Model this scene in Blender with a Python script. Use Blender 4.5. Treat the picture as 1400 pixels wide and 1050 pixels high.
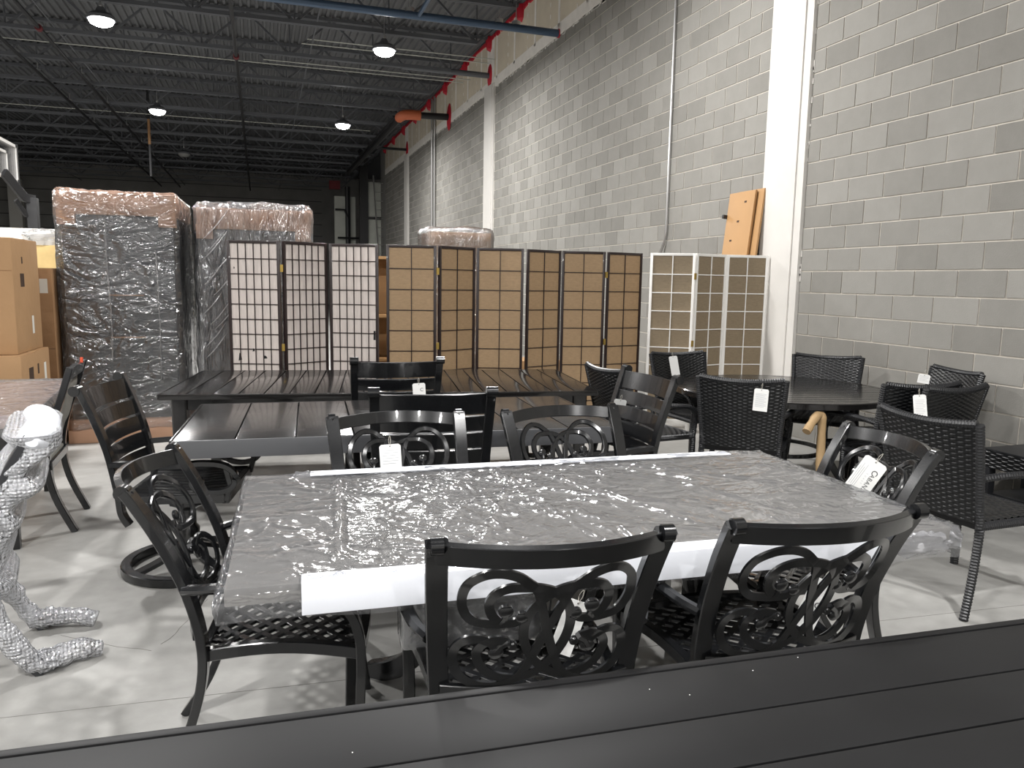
import bpy, bmesh, math, random
from mathutils import Vector, Matrix, noise
random.seed(7)
PI = math.pi
D = bpy.data
SC = bpy.context.scene
COL = SC.collection
for o in list(D.objects):
    D.objects.remove(o, do_unlink=True)

# ------------------------------------------------------------------ camera
YAW, PITCH, ROLL, CAMH, FPX = .3173, -.1344, .0168, 1.494, 1050.0
CW = Vector((math.sin(YAW)*math.cos(PITCH), math.cos(YAW)*math.cos(PITCH), math.sin(PITCH)))
_r = Vector((math.cos(YAW), -math.sin(YAW), 0)); _u = _r.cross(CW)
CR = _r*math.cos(ROLL) + _u*math.sin(ROLL); CU = -_r*math.sin(ROLL) + _u*math.cos(ROLL)
CP = Vector((0, 0, CAMH))
cam = D.cameras.new('camera'); camo = D.objects.new('camera', cam); COL.objects.link(camo)
m = Matrix((CR, CU, -CW)).transposed().to_4x4(); m.translation = CP
camo.matrix_world = m
cam.sensor_width = 36; cam.lens = FPX/1400*36; cam.clip_start = .02; cam.clip_end = 200
SC.camera = camo

def proj(p):
    d = Vector(p) - CP; w = d.dot(CW)
    return 700+FPX*d.dot(CR)/w, 525-FPX*d.dot(CU)/w, w
def ray(x, y):
    return CW + CR*((x-700)/FPX) - CU*((y-525)/FPX)
def at_y(x, y, Y):
    d = ray(x, y); return CP + d*(Y/d.y)

# ------------------------------------------------------------------ world, exposure
w = D.worlds.new('world'); SC.world = w; w.use_nodes = True
w.node_tree.nodes['Background'].inputs[0].default_value = (.5, .5, .5, 1)
w.node_tree.nodes['Background'].inputs[1].default_value = .05
SC.view_settings.view_transform = 'Standard'; SC.view_settings.look = 'None'
SC.view_settings.exposure = 0.14; SC.view_settings.gamma = 1
SC.view_settings.use_curve_mapping = False
LAMP_W = 285.0           # power of one high-bay lamp
LAMP_COL = (1.0, .985, .965)

# ------------------------------------------------------------------ materials
def srgb(r, g, b):
    f = lambda c: ((c/255+.055)/1.055)**2.4 if c > 10 else c/255/12.92
    return (f(r), f(g), f(b), 1)
M = {}
def mat(name, col, rough=.5, metal=0, spec=.5, bump=None, var=None, coat=0):
    """bump=(scale,strength,distance)  var=(scale,amount)  procedural noise"""
    mt = D.materials.new(name); mt.use_nodes = True; M[name] = mt
    nt = mt.node_tree; b = nt.nodes['Principled BSDF']
    b.inputs['Base Color'].default_value = col; b.inputs['Roughness'].default_value = rough
    b.inputs['Metallic'].default_value = metal; b.inputs['Specular IOR Level'].default_value = spec
    b.inputs['Coat Weight'].default_value = coat
    tc = nt.nodes.new('ShaderNodeTexCoord')
    if var:
        n = nt.nodes.new('ShaderNodeTexNoise'); n.inputs['Scale'].default_value = var[0]; n.inputs['Detail'].default_value = 6
        nt.links.new(tc.outputs['Object'], n.inputs['Vector'])
        r = nt.nodes.new('ShaderNodeMapRange'); r.inputs[1].default_value = .3; r.inputs[2].default_value = .7
        r.inputs[3].default_value = 1-var[1]; r.inputs[4].default_value = 1+var[1]
        nt.links.new(n.outputs['Fac'], r.inputs[0])
        h = nt.nodes.new('ShaderNodeVectorMath'); h.operation = 'SCALE'; h.inputs[0].default_value = col[:3]
        nt.links.new(r.outputs[0], h.inputs['Scale']); nt.links.new(h.outputs[0], b.inputs['Base Color'])
    if bump:
        n = nt.nodes.new('ShaderNodeTexNoise'); n.inputs['Scale'].default_value = bump[0]; n.inputs['Detail'].default_value = 5
        nt.links.new(tc.outputs['Object'], n.inputs['Vector'])
        bp = nt.nodes.new('ShaderNodeBump'); bp.inputs['Strength'].default_value = bump[1]; bp.inputs['Distance'].default_value = bump[2]
        nt.links.new(n.outputs['Fac'], bp.inputs['Height']); nt.links.new(bp.outputs[0], b.inputs['Normal'])
    return mt
def nd(nt, t, **kw):
    n = nt.nodes.new(t)
    for k, v in kw.items():
        if k.startswith('i_'): n.inputs[k[2:].replace('_', ' ')].default_value = v
        else: setattr(n, k, v)
    return n
def mth(nt, op, a, b=None):
    n = nt.nodes.new('ShaderNodeMath'); n.operation = op
    for i, s in enumerate((a, b)):
        if s is None: continue
        if isinstance(s, (int, float)): n.inputs[i].default_value = s
        else: nt.links.new(s, n.inputs[i])
    return n.outputs[0]

# concrete floor
mt = mat('concrete', srgb(170, 166, 160), .42, bump=(60, .05, .002)); nt = mt.node_tree; b = nt.nodes['Principled BSDF']
geo = nd(nt, 'ShaderNodeNewGeometry')
n1 = nd(nt, 'ShaderNodeTexNoise', i_Scale=.9, i_Detail=8.0, i_Roughness=.6, i_Distortion=.8); nt.links.new(geo.outputs['Position'], n1.inputs['Vector'])
n2 = nd(nt, 'ShaderNodeTexNoise', i_Scale=14.0, i_Detail=6.0); nt.links.new(geo.outputs['Position'], n2.inputs['Vector'])
mx = mth(nt, 'ADD', mth(nt, 'MULTIPLY', n1.outputs['Fac'], .75), mth(nt, 'MULTIPLY', n2.outputs['Fac'], .25))
cr = nd(nt, 'ShaderNodeValToRGB'); nt.links.new(mx, cr.inputs[0])
cr.color_ramp.elements[0].position = .3; cr.color_ramp.elements[0].color = srgb(131, 130, 127)
cr.color_ramp.elements[1].position = .68; cr.color_ramp.elements[1].color = srgb(168, 167, 164)
nt.links.new(cr.outputs[0], b.inputs['Base Color'])
rr = nd(nt, 'ShaderNodeMapRange'); rr.inputs[3].default_value = .3; rr.inputs[4].default_value = .6
nt.links.new(n1.outputs['Fac'], rr.inputs[0]); nt.links.new(rr.outputs[0], b.inputs['Roughness'])
mat('crack', srgb(112, 110, 106), .8)

# concrete block: tone drawn per block from its place in the bond
mt = mat('block', srgb(150, 146, 138), .9, spec=.2, bump=(90, .35, .004)); nt = mt.node_tree; b = nt.nodes['Principled BSDF']
geo = nd(nt, 'ShaderNodeNewGeometry'); sx = nd(nt, 'ShaderNodeSeparateXYZ'); nt.links.new(geo.outputs['Position'], sx.inputs[0])
row = mth(nt, 'FLOOR', mth(nt, 'DIVIDE', sx.outputs['Z'], .2032))
par = mth(nt, 'MODULO', row, 2.0)
off = mth(nt, 'MULTIPLY', mth(nt, 'SUBTRACT', 1.0, par), .2032)
colm = mth(nt, 'FLOOR', mth(nt, 'DIVIDE', mth(nt, 'ADD', mth(nt, 'SUBTRACT', sx.outputs['Y'], 6.13), off), .4064))
cmb = nd(nt, 'ShaderNodeCombineXYZ'); nt.links.new(row, cmb.inputs[0]); nt.links.new(colm, cmb.inputs[1])
wn = nd(nt, 'ShaderNodeTexWhiteNoise', noise_dimensions='3D'); nt.links.new(cmb.outputs[0], wn.inputs['Vector'])
ns = nd(nt, 'ShaderNodeTexNoise', i_Scale=5.0, i_Detail=8.0, i_Roughness=.65); nt.links.new(geo.outputs['Position'], ns.inputs['Vector'])
mx = mth(nt, 'ADD', mth(nt, 'MULTIPLY', wn.outputs['Value'], .6), mth(nt, 'MULTIPLY', ns.outputs['Fac'], .55))
cr = nd(nt, 'ShaderNodeValToRGB'); nt.links.new(mx, cr.inputs[0])
cr.color_ramp.elements[0].position = .05; cr.color_ramp.elements[0].color = srgb(120, 118, 113)
cr.color_ramp.elements[1].position = .95; cr.color_ramp.elements[1].color = srgb(146, 144, 139)
nt.links.new(cr.outputs[0], b.inputs['Base Color'])
mat('mortar', srgb(196, 190, 180), .95, spec=.1, var=(8, .08))
mat('drywall', srgb(204, 194, 176), .9, spec=.2, var=(3, .05))
mat('tape', srgb(226, 222, 216), .9, spec=.2, var=(6, .06))
mat('white_paint', srgb(206, 203, 198), .7, spec=.3, var=(4, .03))
mat('red_caulk', srgb(176, 24, 44), .6)
mat('deck', srgb(88, 89, 91), .6, var=(2, .1))
mat('steel_dark', srgb(84, 86, 90), .5, spec=.4)
mat('far_wall', srgb(128, 127, 124), .9, var=(1.5, .12))
mat('grey_panel', srgb(176, 178, 170), .8, var=(2, .08))
mat('black_steel', srgb(24, 24, 26), .5)
mat('pipe_blue', srgb(70, 88, 110), .35, .3)
mat('pipe_black', srgb(22, 22, 24), .45)
mat('orange', srgb(178, 92, 56), .6)
mat('red_dull', srgb(96, 24, 30), .7)
mat('galv', srgb(190, 190, 190), .3, .9)
mat('tie', srgb(205, 200, 190), .5)
mat('black_metal', srgb(20, 21, 23), .24, .1, .6, bump=(260, .06, .0004), coat=.35)
mat('pewter_metal', srgb(64, 65, 68), .3, .55, .6, bump=(260, .12, .0006), coat=.15)
mat('table_black', srgb(24, 23, 23), .17, 0, .55, bump=(40, .03, .0004), coat=.2)
mat('fascia_grey', srgb(88, 89, 92), .38, .3, .5)
mat('table_front', srgb(24, 24, 25), .5, 0, .2, bump=(40, .03, .0004), var=(3, .15))
mat('table_grey', srgb(42, 41, 41), .22, 0, .55, coat=.1)
mat('wicker', srgb(15, 16, 18), .36, 0, .5, bump=(120, .2, .001))
mat('wicker_frame', srgb(24, 25, 28), .4, 0, .5)
mat('cushion', srgb(30, 32, 38), .85, bump=(200, .2, .001))
mat('sling', srgb(124, 122, 116), .7, bump=(500, .4, .001), var=(40, .12))
mat('card', srgb(170, 136, 100), .75, spec=.25, bump=(5, .35, .03), var=(2.5, .07))
mat('card_dark', srgb(138, 106, 76), .85, spec=.2, bump=(5, .35, .03), var=(2.5, .08))
mat('card_pink', srgb(178, 142, 118), .75, spec=.3, var=(3, .06))
mat('packing_tape', srgb(196, 164, 120), .3, spec=.5)
mat('foam', srgb(228, 231, 238), .65, spec=.3, bump=(30, .15, .003))
mat('white_board', srgb(214, 212, 206), .7)
mat('cream', srgb(214, 186, 128), .8, var=(8, .1))
mat('wood_pine', srgb(160, 124, 82), .6, var=(6, .15))
mat('wood_panel', srgb(166, 128, 84), .6, var=(1.8, .08))
mat('tag_white', srgb(236, 236, 234), .5)
mat('ink', srgb(60, 60, 64), .7)
mat('ink_pale', srgb(170, 172, 178), .7)
mat('box_label', srgb(220, 218, 210), .6)
mat('ink_box', srgb(66, 48, 36), .8)
mat('dark_mahogany', srgb(38, 26, 26), .3, 0, .5, coat=.2)
mat('grey_black', srgb(54, 54, 58), .4)
mat('white_lacquer', srgb(232, 230, 226), .35)
mat('brass', srgb(176, 148, 80), .4, .8)
mat('string', srgb(190, 186, 176), .8)
mat('kraft', srgb(170, 142, 104), .7, bump=(30, .6, .01))
mat('dark_body', srgb(46, 49, 54), .5, var=(3, .1))
mat('top_slate', srgb(122, 120, 116), .55, var=(4, .06))
mat('left_top', srgb(150, 128, 120), .5, var=(3, .08))
mat('grey_wrapbody', srgb(108, 110, 110), .5, var=(9, .25))
mat('orange_tag', srgb(220, 84, 50), .6)

def paper(name, col, weave, translu=.35, tint=None):
    mt = D.materials.new(name); mt.use_nodes = True; M[name] = mt; nt = mt.node_tree
    b = nt.nodes['Principled BSDF']; b.inputs['Roughness'].default_value = .55
    tc = nd(nt, 'ShaderNodeTexCoord'); mp = nd(nt, 'ShaderNodeMapping'); mp.inputs['Scale'].default_value = weave
    nt.links.new(tc.outputs['Object'], mp.inputs[0])
    n = nd(nt, 'ShaderNodeTexNoise', i_Scale=1.0, i_Detail=8.0, i_Roughness=.7); nt.links.new(mp.outputs[0], n.inputs['Vector'])
    cr = nd(nt, 'ShaderNodeValToRGB'); nt.links.new(n.outputs['Fac'], cr.inputs[0])
    cr.color_ramp.elements[0].position = .25; cr.color_ramp.elements[0].color = tuple(c*.82 for c in col[:3])+(1,)
    cr.color_ramp.elements[1].position = .75; cr.color_ramp.elements[1].color = tuple(min(1, c*1.12) for c in col[:3])+(1,)
    nt.links.new(cr.outputs[0], b.inputs['Base Color'])
    t = nd(nt, 'ShaderNodeBsdfTranslucent'); nt.links.new(cr.outputs[0], t.inputs[0])
    mx = nd(nt, 'ShaderNodeMixShader'); mx.inputs[0].default_value = translu
    nt.links.new(b.outputs[0], mx.inputs[1]); nt.links.new(t.outputs[0], mx.inputs[2])
    nt.links.new(mx.outputs[0], nt.nodes['Material Output'].inputs[0])
paper('rice_paper', srgb(226, 216, 210), (60, 60, 6), .15)
paper('fibre_brown', srgb(180, 152, 118), (22, 22, 70), .2)
paper('fibre_grey', srgb(148, 132, 108), (22, 22, 70), .25)

def film(name, diff, fac_diff, rough=.16, bump=((7, .5, .02), (28, .35, .006)), gloss=.25, stretch=(1, 1, 1), rot=(0, 0, 0), voro=None):
    """clear plastic: transparent + a little milky diffuse + sharp gloss, wrinkled"""
    mt = D.materials.new(name); mt.use_nodes = True; M[name] = mt; nt = mt.node_tree
    nt.nodes.remove(nt.nodes['Principled BSDF'])
    tc = nd(nt, 'ShaderNodeTexCoord'); mp = nd(nt, 'ShaderNodeMapping'); mp.inputs['Scale'].default_value = stretch
    mp.inputs['Rotation'].default_value = rot
    nt.links.new(tc.outputs['Object'], mp.inputs[0])
    prev = None
    if voro:
        vn = nd(nt, 'ShaderNodeTexVoronoi', i_Scale=float(voro[0]), i_Randomness=.3); nt.links.new(mp.outputs[0], vn.inputs['Vector'])
        prev = nd(nt, 'ShaderNodeBump', i_Strength=voro[1], i_Distance=voro[2]); prev.invert = True; nt.links.new(vn.outputs['Distance'], prev.inputs['Height'])
    for s, st, ds in bump:
        n = nd(nt, 'ShaderNodeTexNoise', i_Scale=float(s), i_Detail=1.5, i_Distortion=1.2); nt.links.new(mp.outputs[0], n.inputs['Vector'])
        rd = mth(nt, 'ABSOLUTE', mth(nt, 'SUBTRACT', n.outputs['Fac'], .5))
        bp = nd(nt, 'ShaderNodeBump', i_Strength=st, i_Distance=ds); nt.links.new(rd, bp.inputs['Height'])
        if prev: nt.links.new(prev.outputs[0], bp.inputs['Normal'])
        prev = bp
    tr = nd(nt, 'ShaderNodeBsdfTransparent'); tr.inputs[0].default_value = (.97, .97, .98, 1)
    df = nd(nt, 'ShaderNodeBsdfDiffuse'); df.inputs[0].default_value = diff; nt.links.new(prev.outputs[0], df.inputs['Normal'])
    gl = nd(nt, 'ShaderNodeBsdfGlossy'); gl.inputs['Roughness'].default_value = rough; nt.links.new(prev.outputs[0], gl.inputs['Normal'])
    m1 = nd(nt, 'ShaderNodeMixShader'); m1.inputs[0].default_value = fac_diff
    nt.links.new(tr.outputs[0], m1.inputs[1]); nt.links.new(df.outputs[0], m1.inputs[2])
    fr = nd(nt, 'ShaderNodeFresnel', i_IOR=1.5); nt.links.new(prev.outputs[0], fr.inputs['Normal'])
    fc = mth(nt, 'MINIMUM', mth(nt, 'ADD', mth(nt, 'MULTIPLY', fr.outputs[0], .8), gloss*.25), 1.0)
    m2 = nd(nt, 'ShaderNodeMixShader'); nt.links.new(fc, m2.inputs[0])
    nt.links.new(m1.outputs[0], m2.inputs[1]); nt.links.new(gl.outputs[0], m2.inputs[2])
    nt.links.new(m2.outputs[0], nt.nodes['Material Output'].inputs[0])
film('film_table', srgb(205, 207, 212), .09, .11, ((6, .6, .02), (15, .5, .008)), .35)
film('film_milky', srgb(235, 236, 240), .38, .16, ((6, .9, .03), (22, .5, .01)), .6)
film('film_tall', srgb(200, 202, 206), .04, .17, ((3, .9, .08), (9, .7, .03), (26, .35, .008)), .45, (.8, 1, 1.5))
film('film_diag', srgb(225, 226, 230), .10, .17, ((3.5, 1.0, .10), (9, 1.0, .03)), .45, (2.6, 1, .6), (0, .75, 0))
film('film_loose', srgb(225, 225, 228), .14, .16, ((6, .9, .03), (22, .5, .01)), .5)
film('film_foil', srgb(215, 215, 215), .07, .2, ((16, .9, .02), (50, .6, .01)), .6)
film('bubble', srgb(243, 245, 250), .48, .13, ((14, .9, .03),), .7, voro=(75, 1.0, .012))

def emit(name, col, s):
    mt = D.materials.new(name); mt.use_nodes = True; M[name] = mt; nt = mt.node_tree
    nt.nodes.remove(nt.nodes['Principled BSDF']); e = nd(nt, 'ShaderNodeEmission'); e.inputs[0].default_value = col+(1,); e.inputs[1].default_value = s
    nt.links.new(e.outputs[0], nt.nodes['Material Output'].inputs[0])
emit('lamp_lens', LAMP_COL, 30)
mat('lamp_off', srgb(120, 120, 118), .4)
# clear acrylic of the backboard
film('acrylic', srgb(120, 120, 125), .12, .05, ((2, .02, .001),), .2)

# ------------------------------------------------------------------ mesh builder
class MB:
    def __init__(s): s.v = []; s.f = []
    def add(s, vs, fs):
        o = len(s.v); s.v += [tuple(v) for v in vs]; s.f += [tuple(i+o for i in f) for f in fs]; return s
    def box(s, c, d, rot=None):
        c = Vector(c); vs = []
        for x in (-.5, .5):
            for y in (-.5, .5):
                for z in (-.5, .5):
                    p = Vector((x*d[0], y*d[1], z*d[2]))
                    if rot: p = rot @ p
                    vs.append(c+p)
        return s.add(vs, [(0, 1, 3, 2), (4, 6, 7, 5), (0, 4, 5, 1), (2, 3, 7, 6), (0, 2, 6, 4), (1, 5, 7, 3)])
    def bx(s, x0, x1, y0, y1, z0, z1):
        return s.box(((x0+x1)/2, (y0+y1)/2, (z0+z1)/2), (x1-x0, y1-y0, z1-z0))
    def sweep(s, pts, prof, up=(0, 0, 1), closed=False, scale=None):
        """sweep 2D profile [(side,up)] along pts"""
        pts = [Vector(p) for p in pts]; n = len(pts); k = len(prof); up = Vector(up); vs = []
        for i, p in enumerate(pts):
            if closed: t = pts[(i+1) % n]-pts[i-1]
            else: t = pts[min(i+1, n-1)]-pts[max(i-1, 0)]
            t.normalize(); sd = t.cross(up)
            if sd.length < 1e-4: sd = t.cross(Vector((0, 1, 0))) if abs(t.y) < .9 else t.cross(Vector((1, 0, 0)))
            sd.normalize(); uu = sd.cross(t); sc = scale[i] if scale else 1
            for a, b_ in prof: vs.append(p+sd*(a*sc)+uu*(b_*sc))
        fs = []
        for i in range(n if closed else n-1):
            j = (i+1) % n
            for q in range(k):
                q2 = (q+1) % k; fs.append((i*k+q, i*k+q2, j*k+q2, j*k+q))
        if not closed:
            fs.append(tuple(range(k-1, -1, -1))); fs.append(tuple((n-1)*k+q for q in range(k)))
        return s.add(vs, fs)
    def tube(s, pts, r, n=8, closed=False, scale=None):
        return s.sweep(pts, [(r*math.cos(2*PI*i/n), r*math.sin(2*PI*i/n)) for i in range(n)], closed=closed, scale=scale)
    def rect(s, pts, w_, h_, up=(0, 0, 1), closed=False, scale=None, ch=.2):
        a, b_ = w_/2, h_/2; c = min(a, b_)*ch
        pr = [(a, -b_+c), (a, b_-c), (a-c, b_), (-a+c, b_), (-a, b_-c), (-a, -b_+c), (-a+c, -b_), (a-c, -b_)]
        return s.sweep(pts, pr, up, closed, scale)
    def lathe(s, prof, n=24, c=(0, 0, 0)):
        vs = []; k = len(prof)
        for i in range(n):
            a = 2*PI*i/n
            for r, z in prof: vs.append((c[0]+r*math.cos(a), c[1]+r*math.sin(a), c[2]+z))
        fs = [(i*k+q, ((i+1) % n)*k+q, ((i+1) % n)*k+q+1, i*k+q+1) for i in range(n) for q in range(k-1)]
        return s.add(vs, fs)
    def disc(s, c, ax, r, n=12, h=.01):
        ax = Vector(ax).normalized(); c = Vector(c)
        return s.tube([c-ax*h/2, c+ax*h/2], r, n)
    def ball(s, c, r, n=8, sy=1.0):
        pr = [(max(1e-4, r*math.sin(PI*i/n)), -r*math.cos(PI*i/n)) for i in range(n+1)]
        return s.lathe(pr, 12, c)
    def mesh(s, name, material, smooth=True, bevel=0, ang=42):
        me = D.meshes.new(name); me.from_pydata(s.v, [], s.f); me.validate()
        bm = bmesh.new(); bm.from_mesh(me)
        bmesh.ops.recalc_face_normals(bm, faces=bm.faces)
        if bevel:
            es = [e for e in bm.edges if len(e.link_faces) == 2 and e.calc_face_angle(0) > .9]
            bmesh.ops.bevel(bm, geom=es, offset=bevel, segments=2, profile=.6, affect='EDGES', clamp_overlap=True)
        bm.to_mesh(me); bm.free()
        if smooth:
            me.polygons.foreach_set('use_smooth', [True]*len(me.polygons)); me.set_sharp_from_angle(angle=math.radians(ang))
        me.materials.append(M[material]); return me
    def build(s, name, material, parent=None, **kw):
        return link(name, s.mesh(name, material, **kw), parent)
def link(name, me, parent=None, loc=None):
    o = D.objects.new(name, me); COL.objects.link(o); o.parent = parent
    if loc: o.location = loc
    return o
def cat(pts, n=6, closed=False):
    """Catmull-Rom through points"""
    P = [Vector(p) for p in pts]; N = len(P); out = []
    rng = range(N if closed else N-1)
    for i in rng:
        if closed: a, b_, c, d = P[i-1], P[i], P[(i+1) % N], P[(i+2) % N]
        else: a, b_, c, d = P[max(i-1, 0)], P[i], P[i+1], P[min(i+2, N-1)]
        for k in range(n):
            t = k/n
            out.append(.5*((2*b_)+(c-a)*t+(2*a-5*b_+4*c-d)*t*t+(-a+3*b_-3*c+d)*t**3))
    if not closed: out.append(P[-1].copy())
    return out
def tag(o, label=None, category=None, group=None, kind=None):
    if label: o['label'] = label
    if category: o['category'] = category
    if group: o['group'] = group
    if kind: o['kind'] = kind
    return o
def empty(name, loc=(0, 0, 0), rz=0):
    o = D.objects.new(name, None); COL.objects.link(o); o.location = loc; o.rotation_euler = (0, 0, rz); o.empty_display_size = .1; return o
def copy_tree(o, parent=None):
    c = o.copy(); COL.objects.link(c); c.parent = parent
    for ch in list(o.children): copy_tree(ch, c)
    return c
def struct(o): o['kind'] = 'structure'; return o
def nz(p, s=1.0): return noise.noise(Vector(p)*s)

# ------------------------------------------------------------------ the setting
WX = 4.994; HB = .2032; BACK = 43.5; LEFTX = -17; REAR = -12; DECK = 6.78
fl = struct(MB().bx(LEFTX, 8, REAR, BACK, -.1, 0).build('floor', 'concrete', smooth=False))
# saw-cut joints and hairline cracks
for (x0, y0, x1, y1, wd) in [(-9, 3.35, 5, 2.45, .0018), (-9, 8.2, 5, 7.6, .004)]:
    MB().rect([(x0, y0, .0004), (x1, y1, .0004)], wd, .0008).build('saw_joint', 'crack', fl)
for seed, (x, y, a) in enumerate([(-.45, 3.2, 2.3), (-.42, 3.25, 1.2), (.42, 2.9, -.9), (.55, 2.75, -1.3)]):
    p = [Vector((x, y, .0004))]; rs = random.Random(seed)
    for i in range(9): a += rs.uniform(-.35, .35); p.append(p[-1]+Vector((math.cos(a), math.sin(a), 0))*.05)
    MB().rect(p, .0022, .0008).build('hairline_crack', 'crack', fl)

wall = struct(MB().bx(WX+.006, WX+.3, REAR, 32.2, 0, DECK+.1).build('wall_right', 'mortar', smooth=False))
COLY = [(6.30, 6.90), (16.72, 17.42), (26.95, 27.65), (-4.1, -3.5)]
blks = []
for r_ in range(28):
    z0 = r_*HB; y = 6.13-.4064*45-(0 if r_ % 2 else HB)
    while y < 32.2:
        segs = [(y, y+.4064)]
        for c0, c1 in COLY:
            ns_ = []
            for a, b_ in segs:
                if b_ <= c0 or a >= c1: ns_.append((a, b_)); continue
                if a < c0: ns_.append((a, c0))
                if b_ > c1: ns_.append((c1, b_))
            segs = ns_
        for a, b_ in segs:
            b_ = min(b_, 32.2)
            if b_-a > .03 and a > REAR: blks.append((a, b_, z0))
        y += .4064
def seen(bk):
    yc = (bk[0]+bk[1])/2
    if yc < 1: return False
    px, py, _ = proj((WX, yc, bk[2]+.1)); return -20 < px < 1440 and -40 < py < 720
blks.sort(key=lambda bk: (not seen(bk), (bk[0]+bk[1])/2 + .25*abs(bk[2]-1.8)))
cache = {}; rest = MB(); G = .0065
for i, (a, b_, z0) in enumerate(blks):
    if i < 300 and seen((a, b_, z0)):
        key = round(b_-a, 3)
        if key not in cache:
            cache[key] = MB().bx(-.0, .03, G, key-G, G, HB-G).mesh('block', 'block', smooth=False)
        o = link('block', cache[key], wall, (WX-.0+random.uniform(-.0015, .001), a, z0))
    else:
        rest.bx(WX, WX+.03, a+G, b_-G, z0+G, z0+HB-G)
o = rest.build('far_blocks', 'block', wall, smooth=False); o['kind'] = 'stuff'
# plasterboard strip above the blocks, its taped joints, and the pilasters
MB().bx(WX-.012, WX+.02, REAR, 32.2, 28*HB+.03, DECK+.05).build('drywall_band', 'drywall', wall, smooth=False)
MB().bx(WX-.016, WX, REAR, 32.2, 28*HB-.03, 28*HB+.17).build('tape_strip', 'tape', wall, smooth=False)
jm = MB().bx(-.016, -.0125, 0, .09, 0, DECK-28*HB-.1).mesh('taped_joint', 'tape', smooth=False)
sm = MB(); 
for k in range(5): sm.bx(-.016, -.0125, .0, .03, .06+k*.2, .13+k*.2)
sm = sm.mesh('screw_patches', 'tape', smooth=False)
y = 8.0
while y < 32:
    link('taped_joint', jm, wall, (WX, y, 28*HB+.12))
    link('screw_patches', sm, wall, (WX, y+.45, 28*HB+.1)); y += 1.22
rs = random.Random(3); mb = MB()
for k in range(260):
    yy = 7+rs.random()*24; mb.box((WX-.004, yy, 28*HB-.035-rs.random()*.02), (.012, rs.uniform(.03, .12), rs.uniform(.02, .05)))
o = mb.build('mud_drips', 'white_paint', wall, smooth=False); o['kind'] = 'stuff'
for k, (c0, c1) in enumerate(COLY):
    p = struct(MB().bx(WX-.05, WX+.01, c0+.1, c1-.0, 0, 5.75 if k else 5.75).build('trim_%d' % (k+1), 'white_paint', smooth=False))
    MB().bx(WX-.035, WX+.01, c0, c0+.1, 0, 5.75).build('corner_strip', 'white_paint', p, smooth=False)
    mb = MB(); rs = random.Random(k)
    for q in range(22): mb.box((WX-.001, c0-.004, rs.uniform(.3, 5.6)), (.012, rs.uniform(.012, .03), rs.uniform(.015, .09)))
    mb.build('plaster_lumps', 'white_paint', p, smooth=False)
    if k in (1, 2): MB().bx(WX-.02, WX+.01, c0+.05, c1-.12, 5.7, DECK).build('upper_strip', 'tape', p, smooth=False)
# red firestop along the deck junction
mb = MB(); y = 4
rs = random.Random(5)
while y < 32.1:
    h = rs.uniform(.05, .1); mb.box((WX-.025, y, DECK-.02-h/2), (.03, .17, h)); y += .15
o = mb.build('firestop_bead', 'red_caulk', wall, smooth=False); o['kind'] = 'stuff'
JY = [14.93+2.134*k for k in range(-9, 13)]
for yy in JY:
    if 4 < yy < 32.2:
        MB().lathe([(.0, -.22), (.1, -.16), (.13, 0), (.1, .1), (.0, .12)], 10, (WX-.01, yy, DECK-.1)).build('firestop_patch', 'red_caulk', wall)

struct(MB().bx(LEFTX, 8, BACK, BACK+.2, 0, DECK+.1).build('wall_back', 'far_wall', smooth=False))
wb = D.objects['wall_back']
for k in range(1, 11): MB().bx(LEFTX, 3.3, BACK-.02, BACK+.01, k*.61, k*.61+.03).build('siding_seam', 'black_steel', wb, smooth=False)
struct(MB().bx(LEFTX-.2, LEFTX, REAR, BACK, 0, DECK+.1).build('wall_left', 'white_paint', smooth=False))
struct(MB().bx(LEFTX, 8, REAR-.2, REAR, 0, DECK+.1).build('wall_front', 'white_paint', smooth=False))
# recess past the end of the block wall
wr = struct(MB().bx(4.45, 8, 33.5, 33.7, 0, 5.5).build('wall_recess', 'grey_panel', smooth=False))
MB().bx(4.1, 4.45, 33.4, 33.7, 0, 7).build('steel_post', 'black_steel', wr)
MB().bx(4.4, 5.2, 33.38, 33.46, 3.95, 4.05).build('rail', 'black_steel', wr)
MB().bx(3.2, 4.1, 35.0, 35.2, 0, 5.0).build('return_panel', 'card_dark' if False else 'grey_panel', wr, smooth=False)
MB().tube([(3.75, 34.8, 0), (3.75, 34.8, 5.4)], .11, 8).build('standpipe', 'black_steel', wr)
MB().tube([(3.3, 34.7, 3.2), (4.3, 34.7, 3.2)], .05, 6).build('cross_pipe', 'black_steel', wr)
MB().tube([(3.2, 34.7, 4.4), (3.6, 34.7, 4.4), (3.72, 34.7, 4.1)], .05, 6).build('elbow_pipe', 'black_steel', wr)
MB().box((3.2, 34.9, 5.45), (.45, .3, .35)).build('firestop_patch', 'red_dull', wr)
struct(MB().bx(WX, 8, 32.2, 33.5, 0, 7).build('wall_return', 'far_wall', smooth=False))
ld = empty('ladder', (4.72, 32.9, 0)); tag(ld, 'thin steel ladder leaning by the end of the block wall', 'ladder')
for s in (-.0, .42): MB().tube([(s-.12, .0, 5.7), (s+.2, -.1, 0)], .03, 6).build('rail', 'galv', ld)
for k in range(15): MB().tube([(.19-k*.0215, -.09+k*.0066, .35+k*.36), (.61-k*.0215, -.09+k*.0066, .35+k*.36)], .016, 6).build('rung', 'galv', ld)

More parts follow.
